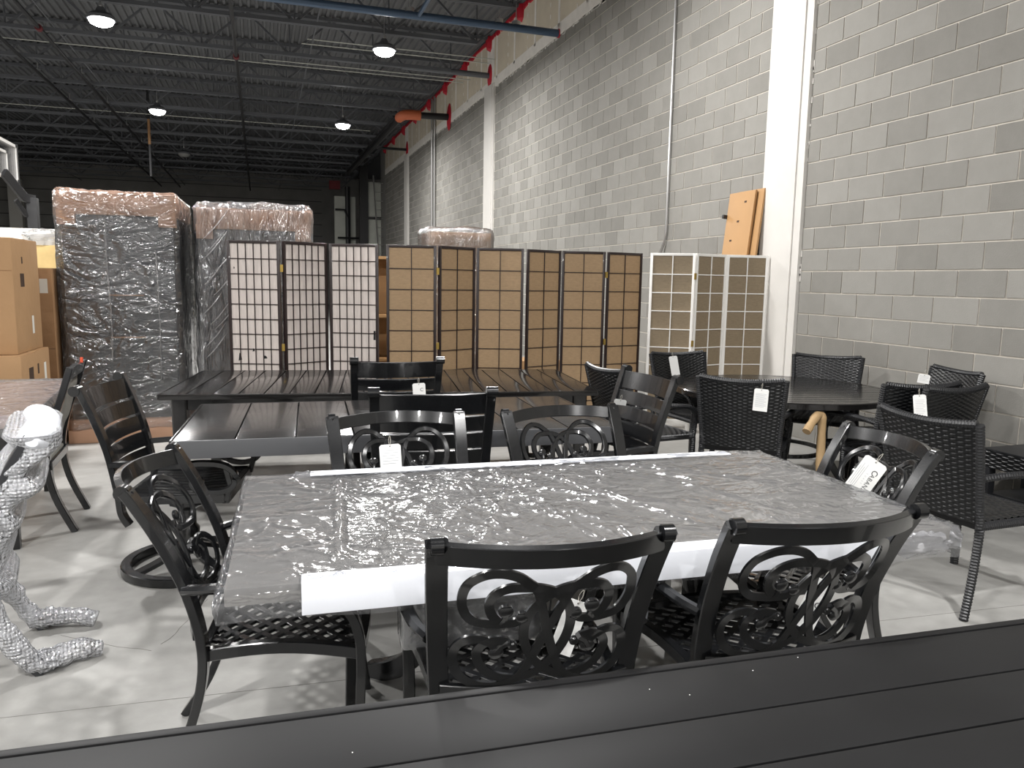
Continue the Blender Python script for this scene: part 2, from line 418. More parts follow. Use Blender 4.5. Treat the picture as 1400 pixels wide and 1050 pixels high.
# ceiling: trapezoidal deck, ribs along the wall
vs = []; fs = []; x = LEFTX; pr = []
while x < 5.2:
    pr += [(x, 0), (x+.045, 0), (x+.062, .042), (x+.132, .042)]; x += .1524
for (px, pz) in pr: vs += [(px, REAR, DECK+pz), (px, BACK, DECK+pz)]
for i in range(len(pr)-1): fs.append((2*i, 2*i+1, 2*i+3, 2*i+2))
ceil = struct(MB().add(vs, fs).build('ceiling', 'deck', smooth=False))
MB().bx(LEFTX, 8, REAR, BACK, DECK+.06, DECK+.2).build('roof_board', 'deck', ceil, smooth=False)
# open-web joists
ZB = 5.95; XL, XR = LEFTX, WX-.02
tc_m = MB().bx(XL, XR, -.06, -.008, DECK-.075, DECK-.012).bx(XL, XR, .008, .06, DECK-.075, DECK-.012).mesh('top_chord', 'steel_dark', smooth=False)
bc_m = MB().bx(XL, XR-.9, -.055, -.008, ZB, ZB+.07).bx(XL, XR-.9, .008, .055, ZB, ZB+.07).mesh('bottom_chord', 'steel_dark', smooth=False)
wm = MB(); x = XR-.9; dx = .84; up = False
while x-dx > XL:
    a = (x, 0, ZB+.03); t = (x-dx, 0, DECK-.05); b2 = (x-2*dx, 0, ZB+.03)
    wm.rect([a, t], .042, .046, (0, 1, 0)); wm.rect([t, b2], .042, .046, (0, 1, 0))
    wm.rect([(x, 0, ZB+.03), (x, 0, DECK-.05)], .028, .028, (0, 1, 0)); x -= 2*dx
wm.rect([(XR-.9, 0, ZB+.03), (XR-.05, 0, DECK-.05)], .03, .034, (0, 1, 0))
wm = wm.mesh('web', 'steel_dark', smooth=False)
for yy in JY:
    if yy > BACK-.3: continue
    j = empty('joist', (0, yy, 0)); j.parent = ceil
    for nme, me in (('top_chord', tc_m), ('bottom_chord', bc_m), ('web', wm)): link(nme, me, j)
for xx in (-13, -8.2, -3.5, 1.1):      # bridging rods across the joists
    MB().tube([(xx, REAR, ZB+.07), (xx, BACK, ZB+.07)], .014, 6).build('bridging', 'steel_dark', ceil)
# sprinkler branches and thin conduit
def pipe(name, pts, r, m_, label, group=None, n=10):
    o = MB().tube(pts, r, n).build(name, m_); tag(o, label, 'pipe', group); return o
main = pipe('sprinkler_main', [(-14, 12.9, 5.69), (WX-.0, 12.92, 5.69)], .062, 'pipe_blue', 'thick blue-grey pipe crossing overhead and ending at the block wall')
for xx in (-2.3, .9, 2.4, 3.9, 4.2):
    h = MB().tube([(xx, 12.9, 5.69), (xx, 12.9, DECK)], .008, 6); h.lathe([(.07, -.03), (.075, -.03), (.075, .03), (.07, .03)], 12, (xx, 12.9, 5.76)); h.build('hanger', 'galv', main)
MB().tube([(2.55, 12.9, 5.69), (2.55, 3, 5.74)], .035, 8).build('branch', 'pipe_blue', main)
MB().disc((WX-.02, 12.92, 5.69), (1, 0, 0), .075, 12, .02).build('firestop_ring', 'red_caulk', main)
def redring(parent, y, z, r):
    MB().lathe([(.0, -.0), (r*.5, .01), (r, .02), (r*.85, .04), (0, .05)], 12).build('firestop_ring', 'red_caulk', parent)
    o = [c for c in parent.children if c.name.startswith('firestop_ring')][-1]; o.rotation_euler = (0, -PI/2, 0); o.location = (WX, y, z); o.scale = (1.5, 1, 1)
p = pipe('stub_pipe', [(3.0, 17.08, 5.98), (WX, 17.08, 5.97)], .06, 'steel_dark', 'grey pipe stub meeting the wall just past the blue-grey pipe'); redring(p, 17.08, 5.97, .17)
p = pipe('elbow_pipe', [(4.15, 20.97, 5.8), (WX, 20.97, 5.82)], .085, 'pipe_black', 'short thick black pipe with an orange elbow cap at the wall'); redring(p, 20.97, 5.82, .24)
MB().tube(cat([(3.72, 21.5, 5.8), (3.74, 21.2, 5.8), (3.86, 21.02, 5.8), (4.2, 20.97, 5.8)]), .13, 10, scale=None).build('elbow_cap', 'orange', p)
for xx in (3.6, 3.82): MB().tube([(xx, 21.6, 5.84), (xx-.05, 33.2, 5.84)], .03, 6).build('long_conduit', 'black_steel', p)
MB().tube([(3.7, 21.5, 5.76), (3.62, 33.2, 5.76)], .085, 8).build('long_pipe', 'pipe_black', p)
p = pipe('thin_stub_pipe', [(4.1, 27.2, 5.9), (WX, 27.2, 5.9)], .045, 'pipe_black', 'thin black pipe stub at the far end of the block wall'); redring(p, 27.2, 5.9, .2)
for k, (xx, lab) in enumerate([(-4.55, 'black sprinkler pipe with downturned heads running below the joists toward the backboard'), (-3.68, 'black overhead pipe with a red fitting beside the lamp'), (-.33, 'black overhead pipe with a red fitting between the lamp rows')]):
    p = pipe('overhead_pipe', [(xx, REAR+.5, 5.88), (xx, BACK-.5, 5.88)], .036, 'pipe_black', lab)
    for q in range(8):
        yy = 14+q*3.1; MB().tube([(xx, yy, 5.88), (xx, yy, 6.1)], .012, 6).lathe([(.05, -.01), (.055, -.01), (.055, .015), (.05, .015)], 10, (xx, yy, 5.94)).build('hanger', 'galv', p)
    if k: MB().disc((xx, 16.6 if k == 1 else 17.2, 5.88), (0, 1, 0), .058, 10, .12).build('red_fitting', 'red_dull', p)
for k, (x0, x1, yy, zz) in enumerate([(-13, 4.6, 18.0, 6.0), (1.0, 4.8, 16.1, 6.05), (.9, 4.7, 16.25, 6.0), (.2, 4.7, 17.7, 6.0), (-12, 3.4, 27.9, 6.02), (-12, 3.4, 24.9, 6.02)]):
    tag(MB().tube([(x0, yy, zz), (x1, yy, zz)], .010, 6).build('thin_conduit', 'grey_panel'), 'thin galvanised conduit strung across under the roof deck', 'conduit', 'thin galvanised conduits under the deck')

dp = at_y(206, 230, 25); o = MB().tube([(dp.x, 25, 4.3), (dp.x, 25, DECK+.02)], .035, 8).build('drop_pipe', 'black_steel'); tag(o, 'vertical drop pipe with a yellowed band hanging over the tall wrapped carton', 'pipe')
MB().tube([(dp.x, 25, 5.2), (dp.x, 25, 5.9)], .038, 8).build('band', 'card_dark', o)
# high-bay lamps
lens_m = MB().lathe([(.0, -.10), (.10, -.092), (.165, -.06), (.195, 0)], 24).mesh('lens', 'lamp_lens')
lens_off = MB().lathe([(.0, -.10), (.10, -.092), (.165, -.06), (.195, 0)], 24).mesh('lens', 'lamp_off')
hous_m = MB().lathe([(.195, -.002), (.215, 0), (.215, .05), (.16, .1), (.09, .12), (.05, .2), (0, .2)], 24).mesh('housing', 'steel_dark')
rod_m = MB().tube([(0, 0, .2), (0, 0, DECK-5.6)], .008, 6).lathe([(.02, .2), (.03, .23), (.02, .27)], 8).mesh('drop_cord', 'galv')
def lamp(x, y, on=True, label=''):
    t = empty('high_bay_lamp', (x, y, 5.6)); tag(t, label, 'lamp', 'high-bay lamps')
    link('housing', hous_m, t); link('lens', lens_m if on else lens_off, t); link('drop_cord', rod_m, t)
    if on:
        l = D.lights.new('lamp_light', 'AREA'); l.shape = 'DISK'; l.size = .36; l.energy = LAMP_W; l.color = LAMP_COL
        lo = D.objects.new('lamp_light', l); COL.objects.link(lo); lo.parent = t; lo.location = (0, 0, -.105)
lab = {(0, 0): 'lit round high-bay lamp hanging past the thick blue-grey pipe, away from the block wall', (1, 0): 'lit round high-bay lamp hanging just past the blue-grey pipe, nearer the block wall',
       (0, 1): 'lit high-bay lamp in the second row, over the tall wrapped cartons', (1, 1): 'lit high-bay lamp in the second row, near the orange elbow pipe', (0, 2): 'unlit high-bay lamp in the third row above the wrapped cartons'}
for j in range(-3, 4):
    for i in range(-2, 2):
        x = -2.35+4.62*i; y = 14.7+7.35*j
        if i == -2 and j not in (-2, -1, 0): continue
        on = j < 2 and i > -3
        if j == 3 or (j == 2 and i != 0) : continue
        if i < 0: x = -2.35+4.62*i
        lamp(x, y, on, lab.get((i, j), 'lit round high-bay lamp hanging over the open furniture floor'))

# ================================================================== big table in film
def rotz(a): return Matrix.Rotation(a, 3, 'Z')
TA = -.042
T = empty('wrapped_table', (1.0, 2.3645, 0), TA)
tag(T, 'large table with film-wrapped slate top, white foam edges and scroll chairs around it', 'table')
LX, LY, ZT = 1.08, .525, .745
MB().bx(-LX, LX, -LY, LY, .70, ZT).build('tabletop', 'top_slate', T, bevel=.004)
MB().bx(-LX+.12, LX-.12, -LY+.1, -LY+.13, .676, .70).bx(-LX+.12, LX-.12, LY-.13, LY-.1, .676, .70).bx(-LX+.12, -LX+.15, -LY+.1, LY-.1, .676, .70).bx(LX-.15, LX-.12, -LY+.1, LY-.1, .676, .70).build('apron', 'black_metal', T)
for sx_ in (-1, 1):
    for sy_ in (-1, 1):
        x = sx_*.5; y = sy_*.2
        pts = cat([(x*1.1, y*1.1, .69), (x*.95, y*.9, .56), (x*.88, y*.8, .40), (x*.92, y*.95, .22), (x*1.08, y*1.4, .08), (x*1.3, y*1.9, .012)], 6)
        MB().rect(pts, .05, .075, (sx_*.5, sy_*.4, .9)).build('leg', 'black_metal', T)
    MB().lathe([(.0, .0), (.05, .01), (.075, .1), (.05, .2), (.03, .26), (.045, .3), (0, .31)], 12, (sx_*.5, 0, .37)).build('column', 'black_metal', T)
    MB().rect([(sx_*.5, -.2, .62), (sx_*.5, .2, .62)], .05, .04).build('cross_bar', 'black_metal', T)
# foam strips: angle section on front and rear edges
def foam_strip(x0, x1, y, out, lip, drop, mname='foam'):
    mb = MB(); mb.bx(x0, x1, min(y, y+out*.007), max(y, y+out*.007), ZT-drop, ZT+.013)
    mb.bx(x0, x1, min(y, y-out*lip), max(y, y-out*lip), ZT+.009, ZT+.013); return mb.build('foam_strip', mname, T, bevel=.003)
foam_strip(-LX+.18, LX-.26, -LY-.030, -1, .060, .068)
foam_strip(-LX+.22, LX-.16, LY+.026, 1, .055, .07)
# plastic film: top sheet with folds, wrapped down over the rim
def drape(name, mname, parent, lx, ly, zt, skirt, nx, ny, amp, seed, bulge=.02, creases=()):
    vs = []; fs = []; ks = 5
    def pt(i, j):
        ax = (i-ks)/nx; ay = (j-ks)/ny
        ox = max(0, -ax)*nx/ks - max(0, ax-1)*nx/ks; oy = max(0, -ay)*ny/ks - max(0, ay-1)*ny/ks
        ux = min(1, max(0, ax)); uy = min(1, max(0, ay))
        x = -lx+2*lx*ux; y = -ly+2*ly*uy; d = max(abs(ox), abs(oy))
        q = Vector((x*1.0+seed, y*1.6, seed*.3))
        r1 = 1-abs(nz(q, 2.2))*2; r2 = 1-abs(nz(q, 6.5))*2; r3 = nz(q, 17); r4 = 1-abs(nz(q+Vector((5, 2, 1)), 12))*2
        z = zt+amp*(max(0, r1)**3*.9+max(0, r2)**3*.5+r3*.2+max(0, r4)**3*.62*min(1, max(.1, .45+1.3*nz(q, 1.1)))*(1 if x > -.82 else .3))
        for (ax_, ay_, bx_, by_, hh, ww) in creases:
            ex, ey = bx_-ax_, by_-ay_; L2 = ex*ex+ey*ey; tt = min(1, max(0, ((x-ax_)*ex+(y-ay_)*ey)/L2)); dd = math.hypot(x-ax_-ex*tt, y-ay_-ey*tt)
            if dd < ww*3: z += hh*math.exp(-(dd/ww)**2)*(.6+.4*nz((x*25, y*25, hh*99)))*min(1, 6*tt*(1-tt)+.15)
        if d > 0:
            wob = nz((x*7, y*7, d*3+seed))
            z = zt-skirt*d*(1+.25*nz((x*3+9, y*3, seed)))
            out = .006+bulge*math.sin(d*PI)*.6+.005*wob
            x += -(1 if ox > 0 else -1 if ox < 0 else 0)*out; y += -(1 if oy > 0 else -1 if oy < 0 else 0)*out
        return (x, y, z)
    NX = nx+2*ks+1; NY = ny+2*ks+1
    for i in range(NX):
        for j in range(NY): vs.append(pt(i, j))
    for i in range(NX-1):
        for j in range(NY-1):
            fs.append((i*NY+j, (i+1)*NY+j, (i+1)*NY+j+1, i*NY+j+1))
    return MB().add(vs, fs).build(name, mname, parent, ang=80)
cr_ = random.Random(11); CR_ = []
for k in range(110):
    x = cr_.triangular(-.95, 1.0, -.45); y = cr_.uniform(-.48, .48); a = cr_.uniform(-2.2, -.6); l = cr_.uniform(.06, .22)
    CR_.append((x, y, x+l*math.cos(a), y+l*math.sin(a), cr_.uniform(.004, .010), .008))
drape('plastic_film', 'film_table', T, LX+.012, LY+.018, ZT+.006, .09, 330, 170, .008, 3.1, .008, creases=CR_+[(-.75, .5, -.8, -.45, .012, .012), (-.6, .5, -.25, -.4, .008, .01), (-.05, .5, -.45, -.48, .009, .01), (-.05, .5, .35, -.48, .012, .012), (.3, .5, .75, -.5, .008, .012), (.35, .45, 1.0, -.1, .012, .014), (.75, .5, 1.05, .1, .007, .01), (-.9, .4, -.55, .1, .009, .012), (-.78, -.3, -.3, -.5, .01, .012), (.15, .0, .8, -.45, .006, .01)])
# gathered corners
def gather(c, r, seed, parent, name='film_corner', mname='film_loose', st=(1, 1, 1)):
    mb = MB(); n = 18; vs = []; fs = []
    for i in range(n+1):
        for j in range(n):
            th = PI*i/n; ph = 2*PI*j/n
            d = Vector((math.sin(th)*math.cos(ph), math.sin(th)*math.sin(ph), math.cos(th)))
            rr_ = r*(1+.45*nz(d*1.8+Vector((seed, 0, 0)))+.3*nz(d*5+Vector((0, seed, 0))))
            vs.append(Vector(c)+Vector((d.x*st[0], d.y*st[1], d.z*st[2]))*rr_)
    for i in range(n):
        for j in range(n): fs.append((i*n+j, (i+1)*n+j, (i+1)*n+(j+1) % n, i*n+(j+1) % n))
    return mb.add(vs, fs).build(name, mname, parent, ang=80)
gather((LX+.012, -LY+.05, ZT-.045), .032, 1, T, mname='film_milky', st=(1, 2.2, 1));  gather((-LX+.2, LY+.02, ZT), .03, 8, T, st=(1.6, .6, .5))
gather((LX-.12, -LY-.012, ZT-.045), .032, 6, T, mname='film_milky', st=(3.2, .5, 1.1))

# ================================================================== planked table in front
FA = -.045
F = empty('planked_table', (.75, .80, 0), FA)
tag(F, 'bare black table of wide lengthwise planks behind the scroll-back chairs', 'table')
pw = .155; yb = .47; i = 0
MB().bx(-1.5, 1.5, yb-.02, yb, .695, .742).build('rim', 'table_front', F, bevel=.004)
MB().bx(-1.5, 1.5, -.475, -.455, .695, .742).build('rim', 'table_front', F, bevel=.004)
for k, wd in enumerate((.165, .14, .14, .14, .14, .15)):
    y1 = yb-.022-i; y0 = y1-wd+.004; i += wd
    MB().bx(-1.48, 1.48, y0, y1, .712, .74).build('plank', 'table_front', F, bevel=.003)
for sx_ in (-1, 1):
    MB().bx(sx_*1.49-.012, sx_*1.49+.012, -.475, yb, .695, .741).build('rim', 'table_front', F, bevel=.003)
    for sy_ in (-1, 1): MB().bx(sx_*1.38-.04, sx_*1.38+.04, sy_*.38-.04, sy_*.38+.04, 0, .7).build('leg', 'table_front', F, bevel=.003)
MB().bx(-1.38, 1.38, -.4, -.37, .63, .70).bx(-1.38, 1.38, .36, .39, .63, .70).build('apron', 'table_front', F)
dr = random.Random(2)
for k in range(5):
    o = MB().lathe([(0, 0), (.0012, .0002), (.001, .0006), (0, .0008)], 6, (dr.uniform(-.7, .3), dr.uniform(.32, .44), .7402)).build('dust_speck', 'tag_white', F)

# ================================================================== scroll-back armchair
def make_scroll(name, mname):
    t = empty(name)
    prof = cat([(-.31, 0), (-.225, .13), (-.165, .30), (-.145, .45), (-.18, .62), (-.25, .78), (-.318, .895), (-.335, .93)], 5) if False else None
    KP = [(-.31, 0), (-.225, .13), (-.165, .30), (-.148, .45), (-.18, .62), (-.245, .78), (-.305, .89), (-.325, .92)]
    P3 = cat([(0, a, b_) for a, b_ in KP], 5)
    def py(z):
        for a, b_ in zip(P3[:-1], P3[1:]):
            if a.z <= z <= b_.z: return a.y+(b_.y-a.y)*(z-a.z)/(b_.z-a.z+1e-9)
        return P3[-1].y
    def px(z): return .215+.055*min(1, z/.93)
    for s in (-1, 1):
        pts = [(s*px(p.z), p.y, p.z) for p in P3]
        o = MB().rect(pts, .052, .026, (0, 1, .3)).build('back_post', mname, t)
        a = (s*.27, -.328, .915)
        MB().tube([(a[0]-.014, a[1]-.001, a[2]), (a[0]+.014, a[1]-.001, a[2])], .021, 14).build('rolled_end', mname, o)
    def back(x, z): return py(z)-(.055+.035*min(1, max(0, (z-.5)/.4)))*(1-(x/.27)**2)
    pts = [(x*.27, back(x*.27, .9)+.004, .892+.008*(1-x*x)) for x in [k/10-1 for k in range(21)]]
    MB().rect(pts, .020, .052, (0, -.3, 1)).build('top_rail', mname, t)
    pts = [(x*.24, back(x*.24, .5), .488) for x in [k/8-1 for k in range(17)]]
    MB().rect(pts, .02, .03).build('lower_rail', mname, t)
    sc = MB()
    def uv(u, v, s): 
        x = (u-690)*.00045*s; z = .865-(v-100)*.00052; return (x, back(x, z), z)
    A = [(560, 385), (510, 415), (440, 424), (370, 424), (300, 412), (252, 365), (233, 290), (255, 205), (325, 145), (405, 126), (485, 142), (545, 180), (600, 228), (640, 330), (690, 470), (740, 600), (780, 690), (825, 745), (900, 782), (985, 792), (1070, 775), (1140, 725), (1170, 650), (1158, 580), (1108, 532), (1040, 520), (980, 540), (945, 570)]
    B = [(430, 415), (385, 365), (370, 305), (395, 248), (455, 213), (530, 205), (610, 212), (690, 238), (755, 290), (800, 365), (815, 450), (800, 540), (755, 625), (690, 690), (620, 730), (540, 748), (460, 740), (385, 705), (340, 645), (335, 590), (370, 545), (430, 523), (490, 533)]
    for s in (1, -1):
        for L in (A, B):
            pts = cat([uv(u, v, s) for u, v in L], 5)
            sc.rect(pts, .011 if L is A else .013, .023 if L is A else .022, (0, 1, .3)) if False else sc.sweep(pts, [(.0115, -.005), (.0115, .002), (.0075, .006), (-.0075, .006), (-.0115, .002), (-.0115, -.005)], (0, 1, .25))
        for (u, v, r) in ((458, 350, .018), (545, 384, .015), (435, 600, .019), (520, 560, .012)):
            p = Vector(uv(u, v, s)); sc.sweep([p+Vector((0, q, q*.3)) for q in (-.007, -.004, .004, .007)], [(r*math.cos(2*PI*i/14), r*math.sin(2*PI*i/14)) for i in range(14)], scale=(.75, 1, 1, .75))
        sc.tube([uv(458, 360, s), uv(462, 395, s), uv(440, 424, s)], .007, 6)
        sc.tube([uv(435, 600, s), uv(460, 560, s), uv(500, 533, s)], .010, 6)
    sc.rect([(0, back(0, .75)+.0, .79), (0, back(0, .70), .70)], .004, .004)
    sc.build('scroll_panel', mname, t)
    # seat
    def sw(y): return .222+.043*(y+.15)/.43
    fr = MB()
    for s in (-1, 1):
        pts = [(s*(sw(y)+.012), y, .425+.022*math.sin((y+.15)/.43*PI)) for y in [-.15+.43*k/10 for k in range(11)]]
        fr.rect(pts, .028, .036)
    fr.rect([(x*.27, .285+.02*(1-x*x), .425+.01*(1-x*x)) for x in [k/6-1 for k in range(13)]], .03, .04)
    fr.rect([(x*.23, -.15, .42) for x in (-1, 0, 1)], .026, .036)
    fr.build('seat_frame', mname, t)
    la = MB(); n = 10
    def clipline(c, s):
        pts = []
        for k in range(41):
            x = -.28+.56*k/40; y = .065+s*(x)*.8+c
            if -.15 <= y <= .285 and abs(x) <= sw(y): pts.append((x, y, .436+.012*math.sin((y+.15)/.43*PI)-.012*(1-(x/.26)**2)))
        return pts
    for k in range(-9, 10):
        for s in (-1, 1):
            pts = clipline(k*.062, s)
            if len(pts) > 2: la.rect(pts[::2] if len(pts) > 6 else pts, .020, .010)
    la.build('seat_lattice', mname, t)
    for s in (-1, 1):
        pts = cat([(s*.272, -.185, .635), (s*.30, -.12, .645), (s*.318, 0, .655), (s*.318, .10, .65), (s*.305, .19, .62), (s*.292, .255, .56), (s*.285, .285, .48), (s*.282, .29, .38), (s*.28, .285, .22), (s*.282, .29, .1), (s*.286, .305, 0)], 5)
        k = next(i for i, p in enumerate(pts) if p.z < .625 and p.y > .1)
        MB().rect(pts[:k+1], .034, .026, (0, 0, 1), ch=.7).build('armrest', mname, t)
        MB().rect(pts[k:], .036, .028, (0, 1, .2)).build('front_leg', mname, t)
    return t
sc0 = make_scroll('scroll_armchair', 'black_metal'); sc0['category'] = 'chair'; sc0['group'] = 'scroll-back armchairs'
def put(proto, used, x, y, ang, label, z=0):
    """ang: facing direction, radians from +Y towards -X"""
    o = proto if not used else copy_tree(proto)
    used.append(1); o.location = (x, y, z); o.rotation_euler = (0, 0, ang); o['label'] = label; return o
us = []
chL = put(sc0, us, .0, 2.435, -PI/2-.13, 'scroll-back metal armchair at the wrapped table end beside the swivel chair')
chC = put(sc0, us, .655, 1.885, -.10, 'scroll-back metal armchair with a grey film-wrapped box on its seat, beside the planked table')
chD = put(sc0, us, 1.36, 1.85, -.03, 'scroll-back metal armchair backing on the planked table, on the rattan chairs\' side')
chE = put(sc0, us, 1.95, 2.35, PI/2-.18, 'scroll-back metal armchair wearing the large lettered tag, beside the rattan chairs')
chF = put(sc0, us, .545, 2.87, PI+.02, 'scroll-back armchair with a small white card tag, in front of a slat-back chair')
chG = put(sc0, us, 1.31, 2.86, PI+.10, 'scroll-back armchair without a tag, facing the wrapped table from its far side')

# ================================================================== slat-back chair
def make_slat(name, mname, swivel):
    t = empty(name); dz = 0
    KP = [(-.30, 0), (-.235, .16), (-.20, .32), (-.195, .46), (-.225, .66), (-.275, .83), (-.315, .95), (-.325, .985)]
    if swivel: KP = [(-.16, .30), (-.19, .36), (-.20, .46), (-.235, .66), (-.29, .83), (-.335, .94), (-.345, .965)]
    P3 = cat([(0, a, b_) for a, b_ in KP], 5)
    def py(z):
        for a, b_ in zip(P3[:-1], P3[1:]):
            if a.z <= z <= b_.z: return a.y+(b_.y-a.y)*(z-a.z)/(b_.z-a.z+1e-9)
        return P3[-1].y
    top = KP[-1][1]
    for s in (-1, 1):
        o = MB().rect([(s*(.245+.03*p.z), p.y, p.z) for p in P3], .046, .03, (0, 1, .3)).build('back_post', mname, t)
        MB().tube([(s*.274-.027, P3[-1].y-.012, top-.012), (s*.274+.027, P3[-1].y-.012, top-.012)], .025, 12).build('rolled_end', mname, o)
    z = top-.02
    for k, h in enumerate((.105, .078, .078, .078, .078)):
        zc = z-h/2; z -= h+.008
        pts = [(x*.265, py(zc)-.04*(1-x*x), zc) for x in [q/8-1 for q in range(17)]]
        o = MB().rect(pts, .013, h, (0, -.28, 1), ch=.3).build('back_slat', mname, t)
    MB().rect([(-.25, -.18, .42), (.25, -.18, .42)], .03, .04).rect([(-.27, .29, .425), (.27, .29, .425)], .035, .05).rect([(-.262, -.19, .425), (-.275, .29, .43)], .03, .045).rect([(.262, -.19, .425), (.275, .29, .43)], .03, .045).build('seat_frame', mname, t)
    for k in range(9):
        x = -.228+.057*k
        MB().rect([(x*.93, -.17, .437), (x, .05, .428), (x*1.03, .275, .445)], .046, .014).build('seat_slat', mname, t)
    for s in (-1, 1):
        pts = cat([(s*.27, py(.61), .600), (s*.29, -.1, .605), (s*.31, .05, .598), (s*.318, .2, .612), (s*.315, .30, .598), (s*.31, .35, .55), (s*.305, .335, .495), (s*.305, .27, .468), (s*.305, .20, .475), (s*.305, .165, .50)], 6)
        o = MB().rect(pts, .036, .026, (.05*s, 0, 1)).build('armrest', mname, t)
        MB().disc((s*.305, .17, .512), (1, 0, 0), .032, 14, .036).build('scroll_end', mname, o)
        if swivel:
            MB().rect([(s*.29, .30, .598), (s*.285, .32, .5), (s*.28, .30, .42)], .034, .026, (0, 1, .1)).build('arm_post', mname, t)
        else:
            MB().rect(cat([(s*.29, .32, .56), (s*.285, .31, .45), (s*.28, .30, .25), (s*.285, .315, 0)]), .034, .03, (0, 1, .1)).build('front_leg', mname, t)
    if swivel:
        ring = [(.30*math.cos(a), .30*math.sin(a)+.04, .022) for a in [2*PI*k/40 for k in range(40)]]
        MB().rect(ring, .05, .044, closed=True).build('base_ring', mname, t)
        for k in range(4):
            a = PI/4+k*PI/2
            MB().rect(cat([(.29*math.cos(a), .04+.29*math.sin(a), .03), (.16*math.cos(a), .04+.16*math.sin(a), .06), (.03*math.cos(a), .04+.03*math.sin(a), .11)]), .05, .022).build('spoke', mname, t)
        MB().lathe([(0, .08), (.05, .08), (.055, .2), (.04, .22), (.04, .3), (.09, .33), (.09, .36), (0, .36)], 16, (0, .04, 0)).build('swivel_column', mname, t)
        MB().rect([(-.2, .04, .385), (.2, .04, .385)], .06, .03).rect([(0, -.15, .385), (0, .27, .385)], .06, .03).build('spring_plate', mname, t)
    return t
sl0 = make_slat('slat_armchair', 'black_metal', False); sl0['category'] = 'chair'; sl0['group'] = 'slat-back armchairs'
us = []
chI = put(sl0, us, .80, 3.80, -.13, 'slat-back metal armchair pushed up to the low fascia table, behind a tagged scroll-back chair')
chH = put(sl0, us, .84, 5.20, -.04, 'slat-back metal armchair with a white tag, pushed up to the long slatted table')
chJ = put(sl0, us, 1.79, 3.90, PI/2+.06, 'slat-back metal armchair with a white tag, at the table end beside rattan chairs')
sw0 = make_slat('swivel_armchair', 'black_metal', True)
tag(sw0, 'slat-back swivel armchair on a round ring base beside the tall wrapped carton', 'chair'); sw0.location = (-.42, 4.17, 0); sw0.rotation_euler = (0, 0, -PI/2-.18)

# ================================================================== slatted tables
def slat_table(name, x, y, ang, lx, ly, n, zt, fascia, mname, label, legs, border=.0):
    t = empty(name, (x, y, 0), ang); tag(t, label, 'table')
    wd = (2*lx-2*border)/n
    for k in range(n):
        x0 = -lx+border+k*wd
        MB().bx(x0+.004, x0+wd-.004, -ly+.004, ly-.004, zt-.022, zt).build('slat', mname, t, bevel=.002)
    MB().bx(-lx, lx, -ly-.012, -ly, zt-fascia, zt).build('edge_rail', 'fascia_grey' if fascia > .06 else mname, t, bevel=.003)
    MB().bx(-lx, lx, ly, ly+.012, zt-fascia, zt).build('edge_rail', mname, t, bevel=.003)
    MB().bx(-lx-.012, -lx, -ly, ly, zt-fascia, zt).build('edge_rail', mname, t, bevel=.003)
    MB().bx(lx, lx+.012, -ly, ly, zt-fascia, zt).build('edge_rail', mname, t, bevel=.003)
    MB().bx(-lx+.01, lx-.01, -ly+.01, ly-.01, zt-.036, zt-.024).build('under_frame', 'black_steel', t)
    if legs:
        a, b_ = lx-.10, ly-.10
        for sx_ in (-1, 1):
            for sy_ in (-1, 1):
                MB().rect([(sx_*a, sy_*b_, zt-.03), (sx_*a, sy_*b_, 0)], .095, .095, (0, 1, 0), scale=(1, .82)).build('leg', mname, t)
        MB().bx(-a, a, -b_-.02, -b_+.01, zt-.115, zt-.036).bx(-a, a, b_-.01, b_+.02, zt-.115, zt-.036).bx(-a-.02, -a+.01, -b_, b_, zt-.115, zt-.036).bx(a-.01, a+.02, -b_, b_, zt-.115, zt-.036).build('apron', mname, t)
    return t
bt = slat_table('slatted_table', .885, 5.675, -.14, 1.43, .64, 18, .742, .035, 'table_black', 'long black slatted table on square legs in front of the folding screens', True)
MB().bx(-.62, -.56, -.573, -.566, .662, .672).build('maker_plate', 'galv', bt)
mtb = slat_table('fascia_table', .72, 4.20, -.06, 1.09, .53, 8, .742, .085, 'table_grey', 'dark planked table with a deep grey fascia on a black pedestal', False)
MB().bx(-.18, .18, -.22, .22, .03, .70).build('pedestal', 'black_steel', mtb, bevel=.01)
MB().bx(-.38, .38, -.34, .34, 0, .03).build('pedestal_foot', 'black_steel', mtb, bevel=.008)

# round table
rt = empty('round_table', (3.70, 4.79, 0), -.25); tag(rt, 'round black slatted table with rattan chairs around it', 'table')
R = .79; n = 17; wd = 2*(R-.03)/n
for k in range(n):
    y0 = -(R-.03)+k*wd; ym = [y0+.006, y0+wd-.006]
    hw = [math.sqrt(max(.0004, (R-.035)**2-yy*yy)) for yy in ym]
    vs = []
    for zz in (.708, .73):
        vs += [(-hw[0], ym[0], zz), (hw[0], ym[0], zz), (hw[1], ym[1], zz), (-hw[1], ym[1], zz)]
    MB().add(vs, [(0, 3, 2, 1), (4, 5, 6, 7), (0, 1, 5, 4), (1, 2, 6, 5), (2, 3, 7, 6), (3, 0, 4, 7)]).build('slat', 'table_black', rt)
MB().lathe([(R-.045, .69), (R, .69), (R, .725), (R-.006, .731), (R-.045, .731), (R-.045, .69)], 64).build('rim', 'table_black', rt)
MB().lathe([(0, .69), (R-.045, .69), (R-.045, .703), (0, .703)], 48).build('under_tray', 'black_steel', rt)
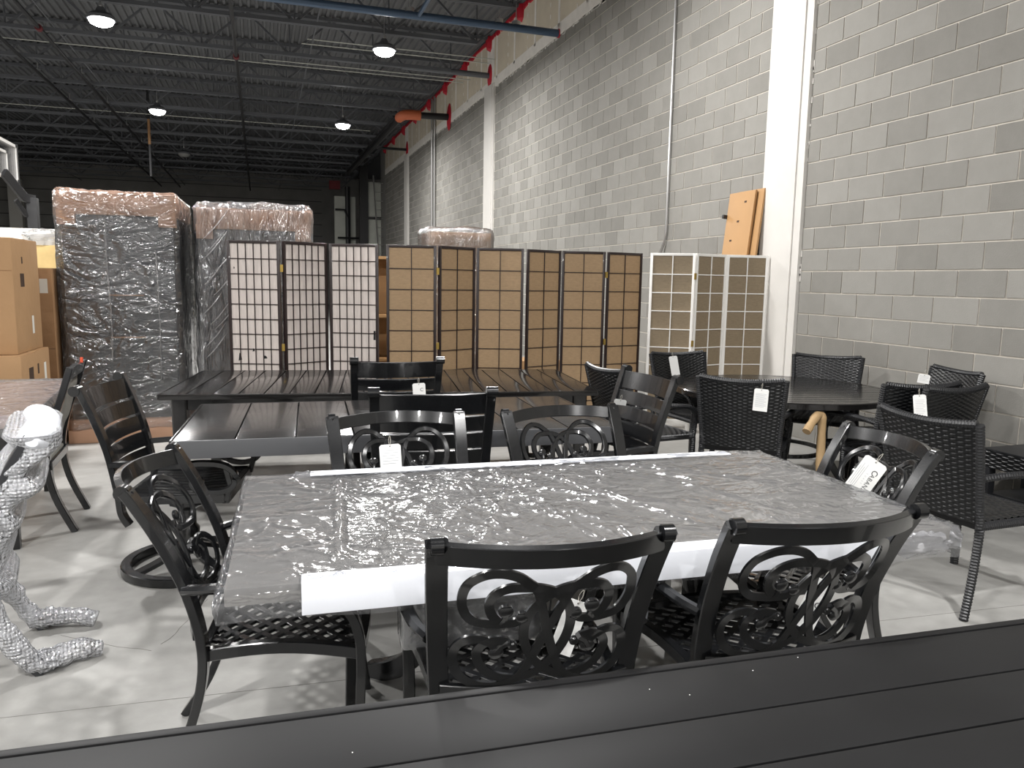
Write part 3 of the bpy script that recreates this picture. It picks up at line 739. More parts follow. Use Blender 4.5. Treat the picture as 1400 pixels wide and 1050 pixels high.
for k in range(4):
    a = PI/4+k*PI/2+.5; c, s = math.cos(a), math.sin(a)
    MB().rect(cat([(c*.48, s*.48, .69), (c*.40, s*.40, .60), (c*.32, s*.32, .45), (c*.36, s*.36, .22), (c*.50, s*.50, 0)]), .05, .04, (-s, c, 0)).build('leg', 'black_metal', rt)
    MB().tube([(c*.40, s*.40, .6), (c*.62, s*.62, .69)], .014, 6).build('brace', 'black_metal', rt)
MB().lathe([(.30, .26), (.33, .26), (.33, .285), (.30, .285), (.30, .26)], 32).build('stretcher_ring', 'black_metal', rt)

# ================================================================== rattan chair
def weave(surf, nr, nc, amp, vres=4, ures=3, flip=1):
    """woven sheet: surf(u,v)->(point, normal); nr strands along u, nc stakes"""
    vs = []; fs = []; NU = nc*vres+1; NV = nr*ures
    for j in range(NV):
        st = j//ures; t = (j % ures)/(ures-1)
        v = (st+(.06+.88*t))/nr
        for i in range(NU):
            u = i/(NU-1); p, nn = surf(u, v)
            h = amp*(math.cos(PI*(u*nc+(st % 2)))*.8+.8*math.sin(PI*(.12+.76*t))-.6)
            vs.append(p+nn*h*flip)
    for j in range(NV-1):
        for i in range(NU-1): fs.append((j*NU+i, j*NU+i+1, (j+1)*NU+i+1, (j+1)*NU+i))
    return vs, fs
def make_rattan(name):
    t = empty(name)
    def post(z):      # y of the back plane by height
        return -.225-.10*((z-.42)/.48)**1.15 if z > .42 else -.225-.10*((.42-z)/.42)**1.6
    def bsurf(off):
        def f(u, v):
            x = (u-.5)*2; zt = .880+.018*x*x; z = .43+v*(zt-.43)
            hw = .225+.035*v
            y = post(z)-.045*(1-x*x)*(.4+.6*v)
            nn = Vector((-x*.16, 1, .2)).normalized()
            return Vector((x*hw, y, z))+nn*off, nn
        return f
    mb = MB()
    vs, fs = weave(bsurf(.012), 40, 16, .003); mb.add(vs, fs)
    vs, fs = weave(bsurf(-.012), 40, 16, .003, flip=-1); mb.add(vs, fs)
    mb.build('woven_back', 'wicker', t, ang=70)
    f0 = bsurf(0)
    top = [f0(k/16, 1)[0] for k in range(17)]
    def braid(pts, r, n=8, step=.014, parent=t, nm='post'):
        # wrapped strand: radius ripples along the path
        P = [Vector(p) for p in pts]; L = [0]
        for a, b_ in zip(P[:-1], P[1:]): L.append(L[-1]+(b_-a).length)
        N = max(8, int(L[-1]/step*2)); out = []; sc = []
        for k in range(N+1):
            s = L[-1]*k/N; i = max(0, min(len(L)-2, next((q for q in range(len(L)-1) if L[q+1] >= s-1e-9), len(L)-2)))
            tt = (s-L[i])/max(1e-9, L[i+1]-L[i]); out.append(P[i].lerp(P[i+1], tt)); sc.append(1 if k % 2 else .86)
        return MB().tube(out, r, n, scale=sc).build(nm, 'wicker_frame', parent, ang=25)
    braid(cat(top, 2), .020, nm='top_edge')
    for s in (-1, 1):
        pts = [(s*(.245+.04*((.42-z)/.42)**1.5 if z < .42 else .238+.035*(z-.42)/.48), post(z) if z > .42 else post(z), z) for z in [.0, .08, .16, .24, .32, .40, .5, .6, .7, .8, .898]]
        braid(cat(pts, 3), .021, nm='back_post')
        pts = cat([(s*.248, .26, .43), (s*.25, .265, .25), (s*.262, .285, 0)], 4); braid(pts, .022, nm='front_leg')
        pts = cat([(s*.245, post(.64), .64), (s*.275, -.12, .655), (s*.292, .05, .65), (s*.29, .18, .635), (s*.275, .25, .59), (s*.255, .268, .5), (s*.25, .265, .43)], 5)
        braid(pts, .018, nm='armrest')
    def ssurf(u, v):
        return Vector(((u-.5)*.46, -.23+.48*v, .435-.012*math.sin(v*PI)*math.sin(u*PI))), Vector((0, 0, 1))
    vs, fs = weave(ssurf, 22, 12, .003); MB().add(vs, fs).bx(-.225, .225, -.22, .24, .395, .425).build('woven_seat', 'wicker', t, ang=70)
    for s in (-1, 1): braid([(s*.24, -.23, .415), (s*.248, .26, .415)], .022, nm='seat_rail')
    braid([(-.248, .262, .415), (.248, .262, .415)], .024, nm='seat_rail')
    return t
ra0 = make_rattan('rattan_armchair'); ra0['category'] = 'chair'; ra0['group'] = 'rattan armchairs'
def facing(dx, dy): return math.atan2(-dx, dy)
us = []
put(ra0, us, 3.30, 2.80, facing(1, .05), 'rattan armchair standing by itself beside the scroll-back chair with the lettered tag')
put(ra0, us, 3.96, 3.86, facing(-.12, 1), 'rattan armchair wearing a white card, overlapping another rattan chair at the round table')
put(ra0, us, 3.12, 4.40, facing(.66, .74), 'rattan armchair with a tall white card, at the round table nearest the wrapped table')
put(ra0, us, 3.44, 5.50, facing(.08, -1), 'rattan armchair with a crumpled tag, at the round table in front of the white screen')
put(ra0, us, 4.36, 5.14, facing(-.72, -.69), 'untagged rattan armchair between the round table and the white pilaster')
put(ra0, us, 4.50, 4.35, facing(-1, .22), 'rattan armchair with a small cream tag, against the block wall')
put(ra0, us, 2.62, 4.92, facing(1, .12), 'untagged rattan armchair hidden behind the slat-back chair at the table end')
put(ra0, us, 3.93, 4.02, facing(.1, 1), 'untagged rattan armchair nested behind the one with the long white card', 0)
# woven bench against the wall
wb_ = empty('woven_side_table', (4.735, 3.26, 0), .03); tag(wb_, 'low black woven table against the block wall behind the lone rattan chair', 'table')
MB().bx(-.22, .22, -.5, .5, .40, .455).build('top', 'wicker_frame', wb_, bevel=.01)
def tsurf(sy):
    def f(u, v): return Vector((-.222, -.5+u, .33+.12*v)), Vector((-1, 0, 0))
    return f
vs, fs = weave(tsurf(1), 9, 24, .004); MB().add(vs, fs).build('woven_apron', 'wicker', wb_, ang=70)
for sx_ in (-.19, .19):
    for sy_ in (-.46, .46): MB().bx(sx_-.03, sx_+.03, sy_-.03, sy_+.03, 0, .4).build('leg', 'wicker_frame', wb_, bevel=.006)
MB().bx(-.18, .18, -.46, .46, .14, .16).build('lower_shelf', 'wicker_frame', wb_)

# kraft-paper wrapped leg and armrest by the round table
kr = MB().tube(cat([(3.30, 4.00, .565), (3.37, 4.03, .625), (3.43, 4.06, .655), (3.468, 4.066, .635), (3.472, 4.06, .45), (3.47, 4.05, .25), (3.475, 4.05, .01)], 5), .028, 10, scale=[1+.35*nz((k*.37, 3, 1))+.15*nz((k*1.1, 7, 2)) for k in range(31)])
tag(kr.build('paper_wrapped_arm', 'kraft'), 'brown kraft-paper wrapped chair arm and leg beside the round table', 'wrapped arm')

# ================================================================== folding screens
def pane_meshes(w_, h_, cols, rows, fm, pm, bar, stile, foot=.09):
    b0 = stile; fr = MB()
    fr.bx(-w_/2, -w_/2+b0, -.011, .011, 0, h_).bx(w_/2-b0, w_/2, -.011, .011, 0, h_)
    fr.bx(-w_/2+b0, w_/2-b0, -.010, .010, h_-b0, h_).bx(-w_/2+b0, w_/2-b0, -.010, .010, foot, foot+b0*1.6)
    la = MB(); x0, x1, z0, z1 = -w_/2+b0, w_/2-b0, foot+b0*1.6, h_-b0
    for k in range(1, cols): x = x0+(x1-x0)*k/cols; la.bx(x-bar/2, x+bar/2, -.0085, -.001, z0, z1)
    for k in range(1, rows): z = z0+(z1-z0)*k/rows; la.bx(x0, x1, -.0095, -.0015, z-bar/2, z+bar/2)
    pa = MB().bx(x0, x1, 0, .0012, z0, z1)
    return fr.mesh('panel_frame', fm, bevel=.0015), la.mesh('lattice', fm, smooth=False), pa.mesh('paper', pm, smooth=False)
def screen(label, pts, ms, hinges, h=1.784, matname=None):
    t = empty('folding_screen', (pts[0][0], pts[0][1], 0)); tag(t, label, 'screen')
    base = Vector((pts[0][0], pts[0][1], 0))
    for k in range(0, len(pts), 2):
        a = Vector((*pts[k], 0)); b_ = Vector((*pts[k+1], 0)); mid = (a+b_)/2-base; ang = math.atan2(b_.y-a.y, b_.x-a.x)
        f = link('panel_frame', ms[0], t, mid); f.rotation_euler = (0, 0, ang)
        link('lattice', ms[1], f); link('paper', ms[2], f)
        sc_ = (b_-a).length/.44
    for k in hinges:
        p = (Vector((*pts[2*k+1], 0))+Vector((*pts[2*k+2], 0)))/2-base
        for z in (1.56, .9, .25): MB().bx(p.x-.012, p.x+.012, p.y-.02, p.y-.004, z-.03, z+.03).build('hinge', 'brass', t)
    return t
W = .436
def chain(x, y, angs, gap=.008):
    out = []
    for a in angs:
        e = (x+W*math.cos(a), y+W*math.sin(a)); out += [(x, y), e]; x, y = e[0]+gap*math.cos(a)+.004, e[1]+gap*math.sin(a)
    return out
s1 = pane_meshes(W, 1.784, 6, 13, 'dark_mahogany', 'rice_paper', .007, .024)
s2 = pane_meshes(W, 1.784, 2, 9, 'dark_mahogany', 'fibre_brown', .007, .024)
s3 = pane_meshes(W, 1.784, 2, 9, 'white_lacquer', 'fibre_grey', .009, .026)
S1 = screen('dark-framed folding screen with white paper in a fine grid, torn in places', [(-.249, 6.88), (.166, 6.745), (.189, 6.745), (.563, 6.969), (.587, 6.969), (.988, 6.799)], s1, (0,))
S2 = screen('dark-framed folding screen of brown fibre panels beside the white paper screen', [(1.058, 6.8), (1.487, 6.724), (1.509, 6.724), (1.893, 6.931), (1.913, 6.931), (2.331, 6.807)], s2, (0,))
S3 = screen('dark-framed folding screen of brown fibre panels beside the white-framed screen', [(2.388, 6.88), (2.791, 7.046), (2.807, 7.046), (3.239, 6.987), (3.262, 6.987), (3.688, 7.08)], s2, (1,))
S4 = screen('white-framed folding screen of grey-brown panels beside the pilaster', [(3.702, 6.90), (4.05, 6.68), (4.07, 6.68), (4.49, 6.80), (4.50, 6.80), (4.92, 6.71)], s3, (0,))
# tears in the white paper: loose dark flaps
for (lx, lz, w_, h_) in [(-.15, .78, .03, .07), (-.03, .86, .02, .03), (.06, .80, .035, .03), (-.17, 1.55, .012, .02)]:
    f = [c for c in S1.children if c.name.startswith('panel_frame')][0]
    MB().add([(lx, -.0008, lz), (lx+w_, -.0008, lz+h_*.15), (lx+w_*.75, -.0008, lz+h_*.7), (lx+w_*.3, -.0008, lz+h_)], [(0, 1, 2, 3)]).build('tear', 'black_steel', f, smooth=False)
f = [c for c in S1.children if c.name.startswith('panel_frame')][2]
MB().add([(.17, -.0008, .95), (.19, -.0008, .95), (.19, -.0008, 1.03), (.172, -.0008, 1.03)], [(0, 1, 2, 3)]).build('tear', 'black_steel', f, smooth=False)

# ================================================================== tall wrapped cartons
def wrinkled_box(name, mname, parent, x0, x1, y0, y1, z0, z1, amp, seed, n=26, top=0.0, rnd=.03):
    vs = []; fs = []; idx = {}
    def v(p):
        k = (round(p[0], 4), round(p[1], 4), round(p[2], 4))
        if k not in idx:
            q = Vector(p); c = Vector(((x0+x1)/2, (y0+y1)/2, (z0+z1)/2))
            d = Vector(((q.x-c.x)/(x1-x0), (q.y-c.y)/(y1-y0), (q.z-c.z)/(z1-z0)))*2
            nn = Vector((d.x**7, d.y**7, d.z**7)); nn = nn.normalized() if nn.length > 1e-6 else Vector((0, 0, 1))
            a = nz((q.x*3+seed, q.y*3, q.z*2.2)); b_ = 1-abs(nz((q.x*7, q.y*7+seed, q.z*5)))*2; c3 = nz((q.x*14, q.y*14, q.z*22+seed))
            e = amp*(a+.6*max(0, b_)**2+.25*c3)
            tp = top*max(0, (q.z-z1+.12)/.12)*(nz((q.x*2.5+seed, q.y*2, 3))+.6)
            ed = sum(1 for s in d if abs(s) > .97)
            q = q+nn*e-(nn*rnd if ed > 1 else Vector())+Vector((0, 0, tp)); idx[k] = len(vs); vs.append(q)
        return idx[k]
    def face(o, a, b_, na, nb):
        for i in range(na):
            for j in range(nb):
                P = [Vector(o)+Vector(a)*(s/na)+Vector(b_)*(t/nb) for s, t in ((i, j), (i+1, j), (i+1, j+1), (i, j+1))]
                fs.append(tuple(v(p) for p in P))
    dx, dy, dz = x1-x0, y1-y0, z1-z0; nzs = int(n*dz/dx); nys = max(4, int(n*dy/dx))
    face((x0, y0, z0), (dx, 0, 0), (0, 0, dz), n, nzs); face((x0, y1, z0), (dx, 0, 0), (0, 0, dz), n, nzs)
    face((x0, y0, z0), (0, dy, 0), (0, 0, dz), nys, nzs); face((x1, y0, z0), (0, dy, 0), (0, 0, dz), nys, nzs)
    face((x0, y0, z1), (dx, 0, 0), (0, dy, 0), n, nys)
    return MB().add(vs, fs).build(name, mname, parent, ang=80)
def tall_carton(label, x, y, w_, d_, h_, ang, seed, top, flat):
    t = empty('wrapped_carton', (x, y, 0), ang); tag(t, label, 'carton')
    MB().bx(-w_/2+.03, w_/2-.03, .04, d_-.03, .20, h_-.05).build('dark_body', 'dark_body', t, bevel=.02)
    MB().bx(-w_/2, w_/2, 0, d_, 0, .21).build('base_tray', 'card_pink', t, bevel=.01)
    cp = MB().bx(-w_/2+.005, w_/2-.005, .01, d_-.01, h_-.19, h_).build('top_cap', 'card_pink', t, bevel=.02)
    for s in (-1, 1): MB().bx(min(s*(w_/2-.005), s*(w_/2-.15)), max(s*(w_/2-.005), s*(w_/2-.15)), .008, .06, h_-.28, h_-.15).build('corner_flap', 'card_pink', cp, bevel=.006)
    for z in (.93, 1.30): MB().bx(-.1, .18, .026, .034, z, z+.012).build('strap', 'card_pink', t)
    if flat:
        MB().rect(cat([(-.085, -.028, .72), (-.075, -.034, 1.1), (-.09, -.032, 1.6), (-.085, -.028, 1.95)]), .008, .022, (0, 1, 0), scale=[.3+.9*abs(math.sin(k*.55)) for k in range(19)]).build('film_fold_glint', 'film_loose', t)
        MB().rect(cat([(.30, -.025, .55), (.31, -.03, 1.1), (.30, -.028, 1.7)]), .006, .015, (0, 1, 0)).build('film_fold_glint', 'film_loose', t)
    else:
        fr_ = random.Random(4)
        for k in range(11):  # diagonal folds as pale strips, standing in for the film's soft highlight streaks
            z = .75+k*.105+fr_.uniform(-.04, .04); x = -.47+fr_.uniform(0, .12); l = fr_.uniform(.12, .3)
            MB().rect(cat([(x, -.022, z), (x+l*.5, -.04, z+l*.55), (x+l, -.022, z+l*1.25)], 5), .01, .018, (0, 1, 0), scale=[.2, .5, .8, 1, 1.1, 1, .9, .7, .5, .3, .15]).build('film_fold_glint', 'film_loose', t)
        gather((-.28, .3, h_+.02), .16, 2, t, 'film_bunch', 'film_loose', (1.5, 1.4, .35)); gather((.1, .3, h_+.03), .16, 7, t, 'film_bunch', 'film_loose', (1.8, 1.4, .3))
    wrinkled_box('plastic_film', 'film_tall' if flat else 'film_diag', t, -w_/2-.012, w_/2+.012, -.012, d_+.01, .10, h_+.012, .014 if flat else .02, seed, 30, top)
    return t
tall_carton('tall dark carton under tight clear film with a notched brown cap, nearest the cardboard boxes', -1.155, 7.48, .95, 1.1, 2.18, -.03, 1.7, .01, True)
tall_carton('tall dark carton under loose billowing film, standing behind the white paper screen', -.03, 7.60, 1.02, 1.0, 2.10, 0, 5.3, .06, False)

# film-wrapped pallet behind the screens and pine stand
pl = empty('wrapped_pallet', (2.35, 9.6, 0)); tag(pl, 'shrink-wrapped stack of brown cartons showing over the screens', 'pallet')
for k in range(5): MB().bx(-.36, .40, -.3, .3, .12+k*.39, .12+k*.39+.385).build('carton', 'card_dark', pl, bevel=.006)
MB().bx(-.42, .42, -.36, .36, 0, .12).build('pallet_base', 'wood_pine', pl)
wrinkled_box('plastic_film', 'film_foil', pl, -.40, .44, -.34, .34, .1, 2.09, .02, 2.2, 22, .05)
ps = empty('pine_shelf', (1.10, 8.35, 0)); tag(ps, 'pine shelf unit glimpsed through the gap between two screens', 'shelf')
MB().bx(-.35, -.30, -.2, .2, 0, 1.72).build('side', 'wood_pine', ps); MB().bx(.30, .35, -.2, .2, 0, 1.72).build('side', 'wood_pine', ps)
for z in (.1, .62, 1.08, 1.69): MB().bx(-.3, .3, -.2, .2, z, z+.03).build('shelf', 'wood_pine', ps)
MB().bx(-.3, .3, .17, .19, .1, 1.7).build('back_panel', 'wood_panel', ps)
for k in range(2):
    cb = MB().bx(-.25, .25, -.2, .2, 0, .42 if k else .6).build('cardboard_carton', 'card', None, bevel=.006); cb.location = (3.0+.66*k, 8.3, 0); cb.rotation_euler = (0, 0, .1*k)
    tag(cb, ['brown carton on the floor behind the middle screens', 'smaller brown carton on the floor behind the white-framed screen'][k], 'carton')
# sheets leaning on the wall
for k, (dy, w_, h_, lb) in enumerate([(0, .46, 2.47, 'tall tan board leaning on the block wall behind the white-framed screen'), (-.10, .44, 2.48, 'second tan board tucked behind the leaning board at the pilaster')]):
    t = MB().bx(-.012, .012, -w_/2, w_/2, 0, h_).build('leaning_board', 'wood_panel', bevel=.004); t.location = (WX-.34+.04*k, 7.17+dy, 0.003); t.rotation_euler = (0, .1, 0); tag(t, lb, 'board')
    if k == 0:
        for q in range(3): MB().bx(-.0135, -.012, -.1+q*.09, -.06+q*.09, 2.35-q*.2, 2.37-q*.2).build('pencil_mark', 'ink_box', t)
        MB().bx(-.06, -.012, .22, .25, 2.2, 2.24).build('clip', 'black_steel', t)
# conduits on the block wall
tag(MB().tube([(WX-.03, 8.9, 5.9), (WX-.03, 8.9, 2.15), (WX-.04, 8.93, 2.0), (WX-.06, 9.02, 1.8), (WX-.06, 9.02, .2)], .017, 8).build('wall_conduit', 'galv'), 'galvanised conduit running down the block wall to the white-framed screen', 'conduit')
for k, yy in enumerate((22.6, 22.95)):
    tag(MB().tube([(WX-.06, yy, 6.7), (WX-.06, yy, 5.7), (WX-.05, yy+.05, 5.5), (WX-.05, yy+.05, .3)], .035, 8).build('wall_conduit', 'galv'), 'one of a pair of conduits on the far stretch of block wall', 'conduit', 'paired conduits on the far wall')

# ================================================================== left: boxes, hoop
def carton(name, label, x0, x1, y0, y1, z0, z1, m_, ang=0, labels=()):
    cx, cy = (x0+x1)/2, (y0+y1)/2
    t = empty(name, (cx, cy, z0), ang); tag(t, label, 'box')
    a, b_, h = (x1-x0)/2, (y1-y0)/2, z1-z0
    bm_ = MB(); vs = []
    n = 8
    MB().bx(-a, a, -b_, b_, 0, h-.004).build('body', m_, t, bevel=.008)
    MB().bx(-a+.004, a-.004, -b_+.004, -.003, h-.006, h).build('flap', m_, t, bevel=.001); MB().bx(-a+.004, a-.004, .003, b_-.004, h-.006, h).build('flap', m_, t, bevel=.001)
    MB().bx(-a, a, -.03, .03, h, h+.0008).build('tape', 'packing_tape', t, smooth=False)
    for (side, u, v, w_, hh, mm) in labels:
        if side == 'R': MB().bx(a, a+.0012, u-w_/2, u+w_/2, v-hh/2, v+hh/2).build('label' if mm == 'box_label' else 'print', mm, t, smooth=False)
        else: MB().bx(u-w_/2, u+w_/2, -b_-.0012, -b_, v-hh/2, v+hh/2).build('label' if mm == 'box_label' else 'print', mm, t, smooth=False)
    return t
carton('cardboard_box', 'big upright cardboard box on top of the stack beside the wrapped carton', -2.30, -1.72, 6.55, 7.25, .882, 1.742, 'card', 0, (('R', .1, .2, .05, .14, 'box_label'), ('R', -.12, .55, .10, .10, 'ink_box'), ('R', -.1, .7, .03, .05, 'ink_box'), ('F', -.1, .4, .01, .08, 'ink_box'), ('F', 0, .62, .57, .004, 'card_dark')))
carton('cardboard_box', 'wide cardboard box at the bottom of the stack under the big upright box', -2.36, -1.68, 6.45, 7.25, 0, .88, 'card', 0, (('R', -.15, .72, .12, .10, 'ink_box'), ('R', .05, .74, .04, .08, 'ink_box'), ('R', .25, .7, .06, .14, 'box_label'), ('F', 0, .5, .6, .004, 'card_dark')))
carton('cardboard_box', 'narrow darker cardboard box standing between the stack and the tall wrapped carton', -2.15, -1.66, 7.40, 8.0, 0, 1.53, 'card_dark', 0, (('F', .18, 1.38, .06, .12, 'box_label'), ('F', .12, .78, .05, .12, 'box_label'), ('F', .0, .85, .48, .004, 'ink_box')))
wp = MB().bx(-3.2, -1.65, 9.0, 9.06, 0, 1.93).build('white_panel', 'white_board', bevel=.006); tag(wp, 'white panel standing upright behind the cardboard boxes', 'panel')
fc = empty('cream_panel_chair', (-1.93, 8.5, 0)); tag(fc, 'film-wrapped white frame with a cream padded panel behind the boxes', 'chair')
MB().bx(-.20, .20, -.03, .03, .3, 1.86).build('frame', 'white_board', fc, bevel=.02); MB().bx(-.13, .17, -.06, -.03, .5, 1.75).build('padding', 'cream', fc, bevel=.02)
MB().bx(-.2, -.16, -.03, .03, 0, .3).bx(.16, .2, -.03, .03, 0, .3).build('leg', 'white_board', fc)
gather((-.05, -.03, 1.85), .08, 3, fc, 'film_bunch', st=(2, .6, .6))
mb = MB().bx(-2.62, -2.3, 8.6, 8.9, 0, 1.66).build('pine_block', 'cream', bevel=.01); tag(mb, 'cream coloured slab standing behind the boxes beside the hoop pole', 'slab')
# basketball hoop
hp = empty('basketball_hoop', (-2.29, 9.6, 0)); tag(hp, 'portable basketball hoop with clear backboard behind the cardboard boxes', 'hoop')
MB().bx(-.05, .05, -.05, .05, .1, 2.28).build('pole', 'pipe_black', hp, bevel=.006)
MB().bx(-.35, .35, -.3, .6, 0, .14).build('base', 'pipe_black', hp, bevel=.03)
MB().rect([(0.02, 0, 2.26), (-.06, -.06, 2.28), (-.17, -.3, 2.50)], .04, .10).rect([(0, 0, 2.10), (-.06, -.05, 2.10), (-.12, -.15, 2.24)], .03, .05).build('arm', 'pipe_black', hp)
bb = MB().bx(-.215, -.195, -.9, .3, 2.46, 2.86).build('backboard', 'acrylic', hp, smooth=False)
MB().bx(-.22, -.19, -.9, .3, 2.83, 2.86).bx(-.22, -.19, -.9, .3, 2.46, 2.49).bx(-.22, -.19, .26, .3, 2.46, 2.86).bx(-.22, -.19, -.9, -.86, 2.46, 2.86).build('white_border', 'white_lacquer', bb)
MB().bx(-.225, -.185, .30, .32, 2.45, 2.87).build('edge_trim', 'pipe_black', bb)
MB().bx(-.219, -.191, -.55, -.05, 2.72, 2.745).bx(-.219, -.191, -.08, -.05, 2.52, 2.745).bx(-.219, -.191, -.55, -.52, 2.52, 2.745).build('aim_square', 'white_lacquer', bb)
MB().tube([(-.46+.22*math.cos(a), -.3+.22*math.sin(a), 2.50) for a in [2*PI*k/24 for k in range(24)]], .012, 6, closed=True).build('rim', 'white_lacquer', hp)
struct(MB().bx(-11.3, -10.75, BACK-.4, BACK, 0, 5.9).build('trim_9', 'white_board', smooth=False))

# ================================================================== left: wrapped table, sling chair, bubble-wrapped chair
lt = empty('small_wrapped_table', (-1.72, 5.25, 0), .09); tag(lt, 'film-wrapped table top beside the mesh-back chair and the cardboard boxes', 'table')
MB().bx(-.5, .5, -.78, .78, .69, .745).build('tabletop', 'left_top', lt, bevel=.004)
for sx_ in (-1, 1):
    for sy_ in (-1, 1): MB().bx(sx_*.36-.03, sx_*.36+.03, sy_*.62-.03, sy_*.62+.03, 0, .69).build('leg', 'black_metal', lt, bevel=.004)
drape('plastic_film', 'film_loose', lt, .515, .80, .752, .10, 60, 90, .006, 8.4)
sg = empty('sling_chair', (-1.33, 5.12, 0), facing(-1, -.05)); tag(sg, 'black armchair with a grey mesh sling back and an orange sticker on its rail', 'chair')
KP = [(-.26, 0), (-.17, .22), (-.14, .42), (-.17, .60), (-.235, .80), (-.285, .96)]
P3 = cat([(0, a, b_) for a, b_ in KP], 5)
for s in (-1, 1):
    MB().rect([(s*(.235+.02*p.z), p.y, p.z) for p in P3], .045, .035, (0, 1, .3)).build('back_post', 'black_metal', sg)
    MB().rect(cat([(s*.25, -.19, .64), (s*.285, 0, .655), (s*.285, .2, .65), (s*.27, .27, .6), (s*.265, .285, .4), (s*.265, .29, 0)]), .04, .028, (0, .3, 1)).build('armrest', 'black_metal', sg)
MB().rect([(-.25, -.275, .925), (.25, -.275, .925)], .028, .075, (0, -.3, 1)).build('top_rail', 'black_metal', sg)
MB().bx(.08, .1, -.302, -.288, .955, .985).build('sticker', 'orange_tag', sg)
vs = []; 
for k in range(9):
    z = .47+k*.05; i_ = min(range(len(P3)), key=lambda q: abs(P3[q].z-z)); vs += [(-.225, P3[i_].y+.01-.02*math.sin(k/8*PI), z), (.225, P3[i_].y+.01-.02*math.sin(k/8*PI), z)]
o = MB().add(vs, [(2*k, 2*k+1, 2*k+3, 2*k+2) for k in range(8)]).build('sling_back', 'sling', sg)
sd = o.modifiers.new('thickness', 'SOLIDIFY'); sd.thickness = .006
MB().bx(-.25, .25, -.15, .29, .39, .44).build('seat', 'sling', sg, bevel=.015); MB().rect([(-.25, -.15, .40), (.25, -.15, .40)], .035, .05).rect([(-.25, -.15, .4), (-.26, .29, .4)], .03, .045).rect([(.25, -.15, .4), (.26, .29, .4)], .03, .045).build('seat_frame', 'black_metal', sg)
gather((0, .1, .46), .12, 5, sg, 'film_bunch', st=(1.8, 1.4, .35))

bw = make_scroll('bubble_wrapped_chair', 'pewter_metal'); bw.location = (-1.17, 3.27, 0); bw.rotation_euler = (0, 0, facing(-1, -.22))
tag(bw, 'scroll chair swathed in bubble wrap with trailing wrapped feet', 'chair')
def loft(name, rings, parent, mname, n=40, seed=0, amp=.008):
    vs = []; fs = []
    for q, (c, ax, by) in enumerate(rings):
        for i in range(n):
            a = 2*PI*i/n; cx, sy = math.cos(a), math.sin(a)
            e = .55; d = Vector((math.copysign(abs(cx)**e, cx)*ax, math.copysign(abs(sy)**e, sy)*by, 0))
            p = Vector(c)+d; k = 1+amp*8*nz((p.x*9+seed, p.y*9, p.z*7))+amp*5*nz((p.x*25, p.y*25+seed, p.z*20))
            vs.append(Vector(c)+d*k+Vector((0, 0, amp*nz((p.x*12, p.y*12+seed, p.z*3)))))
    R_ = len(rings)
    for q in range(R_-1):
        for i in range(n): fs.append((q*n+i, q*n+(i+1) % n, (q+1)*n+(i+1) % n, (q+1)*n+i))
    fs.append(tuple(range(n))); fs.append(tuple((R_-1)*n+i for i in range(n)))
    return MB().add(vs, fs).build(name, mname, parent, ang=80)
ring = []
for k in range(31):
    z = .30+.62*k/30; yb_ = -.148-.20*max(0, (z-.45)/.48)**1.25; s_ = 1-.35*max(0, (.42-z)/.12)
    ring.append(((0, yb_-.015-.02*math.sin(k), z), (.30+.012*math.sin(k*1.3))*s_*(1 if z < .95 else .93), (.075+.02*math.sin(k*.7))*s_))
loft('bubble_wrap', ring, bw, 'bubble', 56, 2)
loft('bubble_wrap', [((0, .06, z), .31+.02*math.sin(z*30), .26) for z in [.36+.02*k for k in range(10)]], bw, 'bubble', 48, 5)
def lumpy(name, pts, r, parent, mname, seed, n=12):
    P = cat(pts, 7); return MB().tube(P, r, n, scale=[1+.38*nz((p.x*14+seed, p.y*14, p.z*16))+.2*nz((p.x*40, p.y*40+seed, p.z*40)) for p in P]).build(name, mname, parent, ang=80)
for s in (-1, 1):
    lumpy('leg_wrap', [(s*.235, -.16, .36), (s*.225, -.19, .24), (s*.222, -.235, .13), (s*.215, -.29, .05), (s*.20, -.34, .035)], .038, bw, 'bubble', 3*s)
    lumpy('wrap_tail', [(s*.215, -.27, .05), (s*.20, -.36, .045), (s*.17, -.44, .045), (s*.15, -.51, .02)], .036, bw, 'bubble', 5*s+1)
    gather((s*.21, -.33, .045), .042, 9+s, bw, 'foot_wrap', 'bubble', (1.1, 1.4, .9))
    lumpy('arm_wrap', [(s*.29, -.2, .62), (s*.32, 0, .66), (s*.31, .18, .62), (s*.285, .29, .45), (s*.283, .30, .2), (s*.286, .305, .03)], .045, bw, 'bubble', 7*s)
mb = MB().sweep([(x*.31, -.335-.035*(1-x*x), .90+.012*(1-x*x)) for x in [k/12-1 for k in range(25)]], [(.058*math.cos(a), .048*math.sin(a)) for a in [2*PI*k/20 for k in range(20)]], (0, -.3, 1), scale=[min(1, .35+.9*math.sqrt(max(0, 1-abs(k/12-1)**4)))*(1+.1*nz((k*.6, 2, 5))) for k in range(25)])
mb.build('foam_sleeve', 'foam', bw)

# grey wrapped box on the seat of a scroll chair
gb = empty('wrapped_box', (.56, 2.06, .455), -.08); tag(gb, 'grey film-wrapped box lying on the scroll chair seat under the table', 'box')
MB().bx(-.2, .2, -.05, .05, 0, .17).build('box', 'grey_wrapbody', gb, bevel=.008)
wrinkled_box('plastic_film', 'film_loose', gb, -.208, .208, -.058, .058, .002, .178, .006, 3.3, 24, 0, .006)

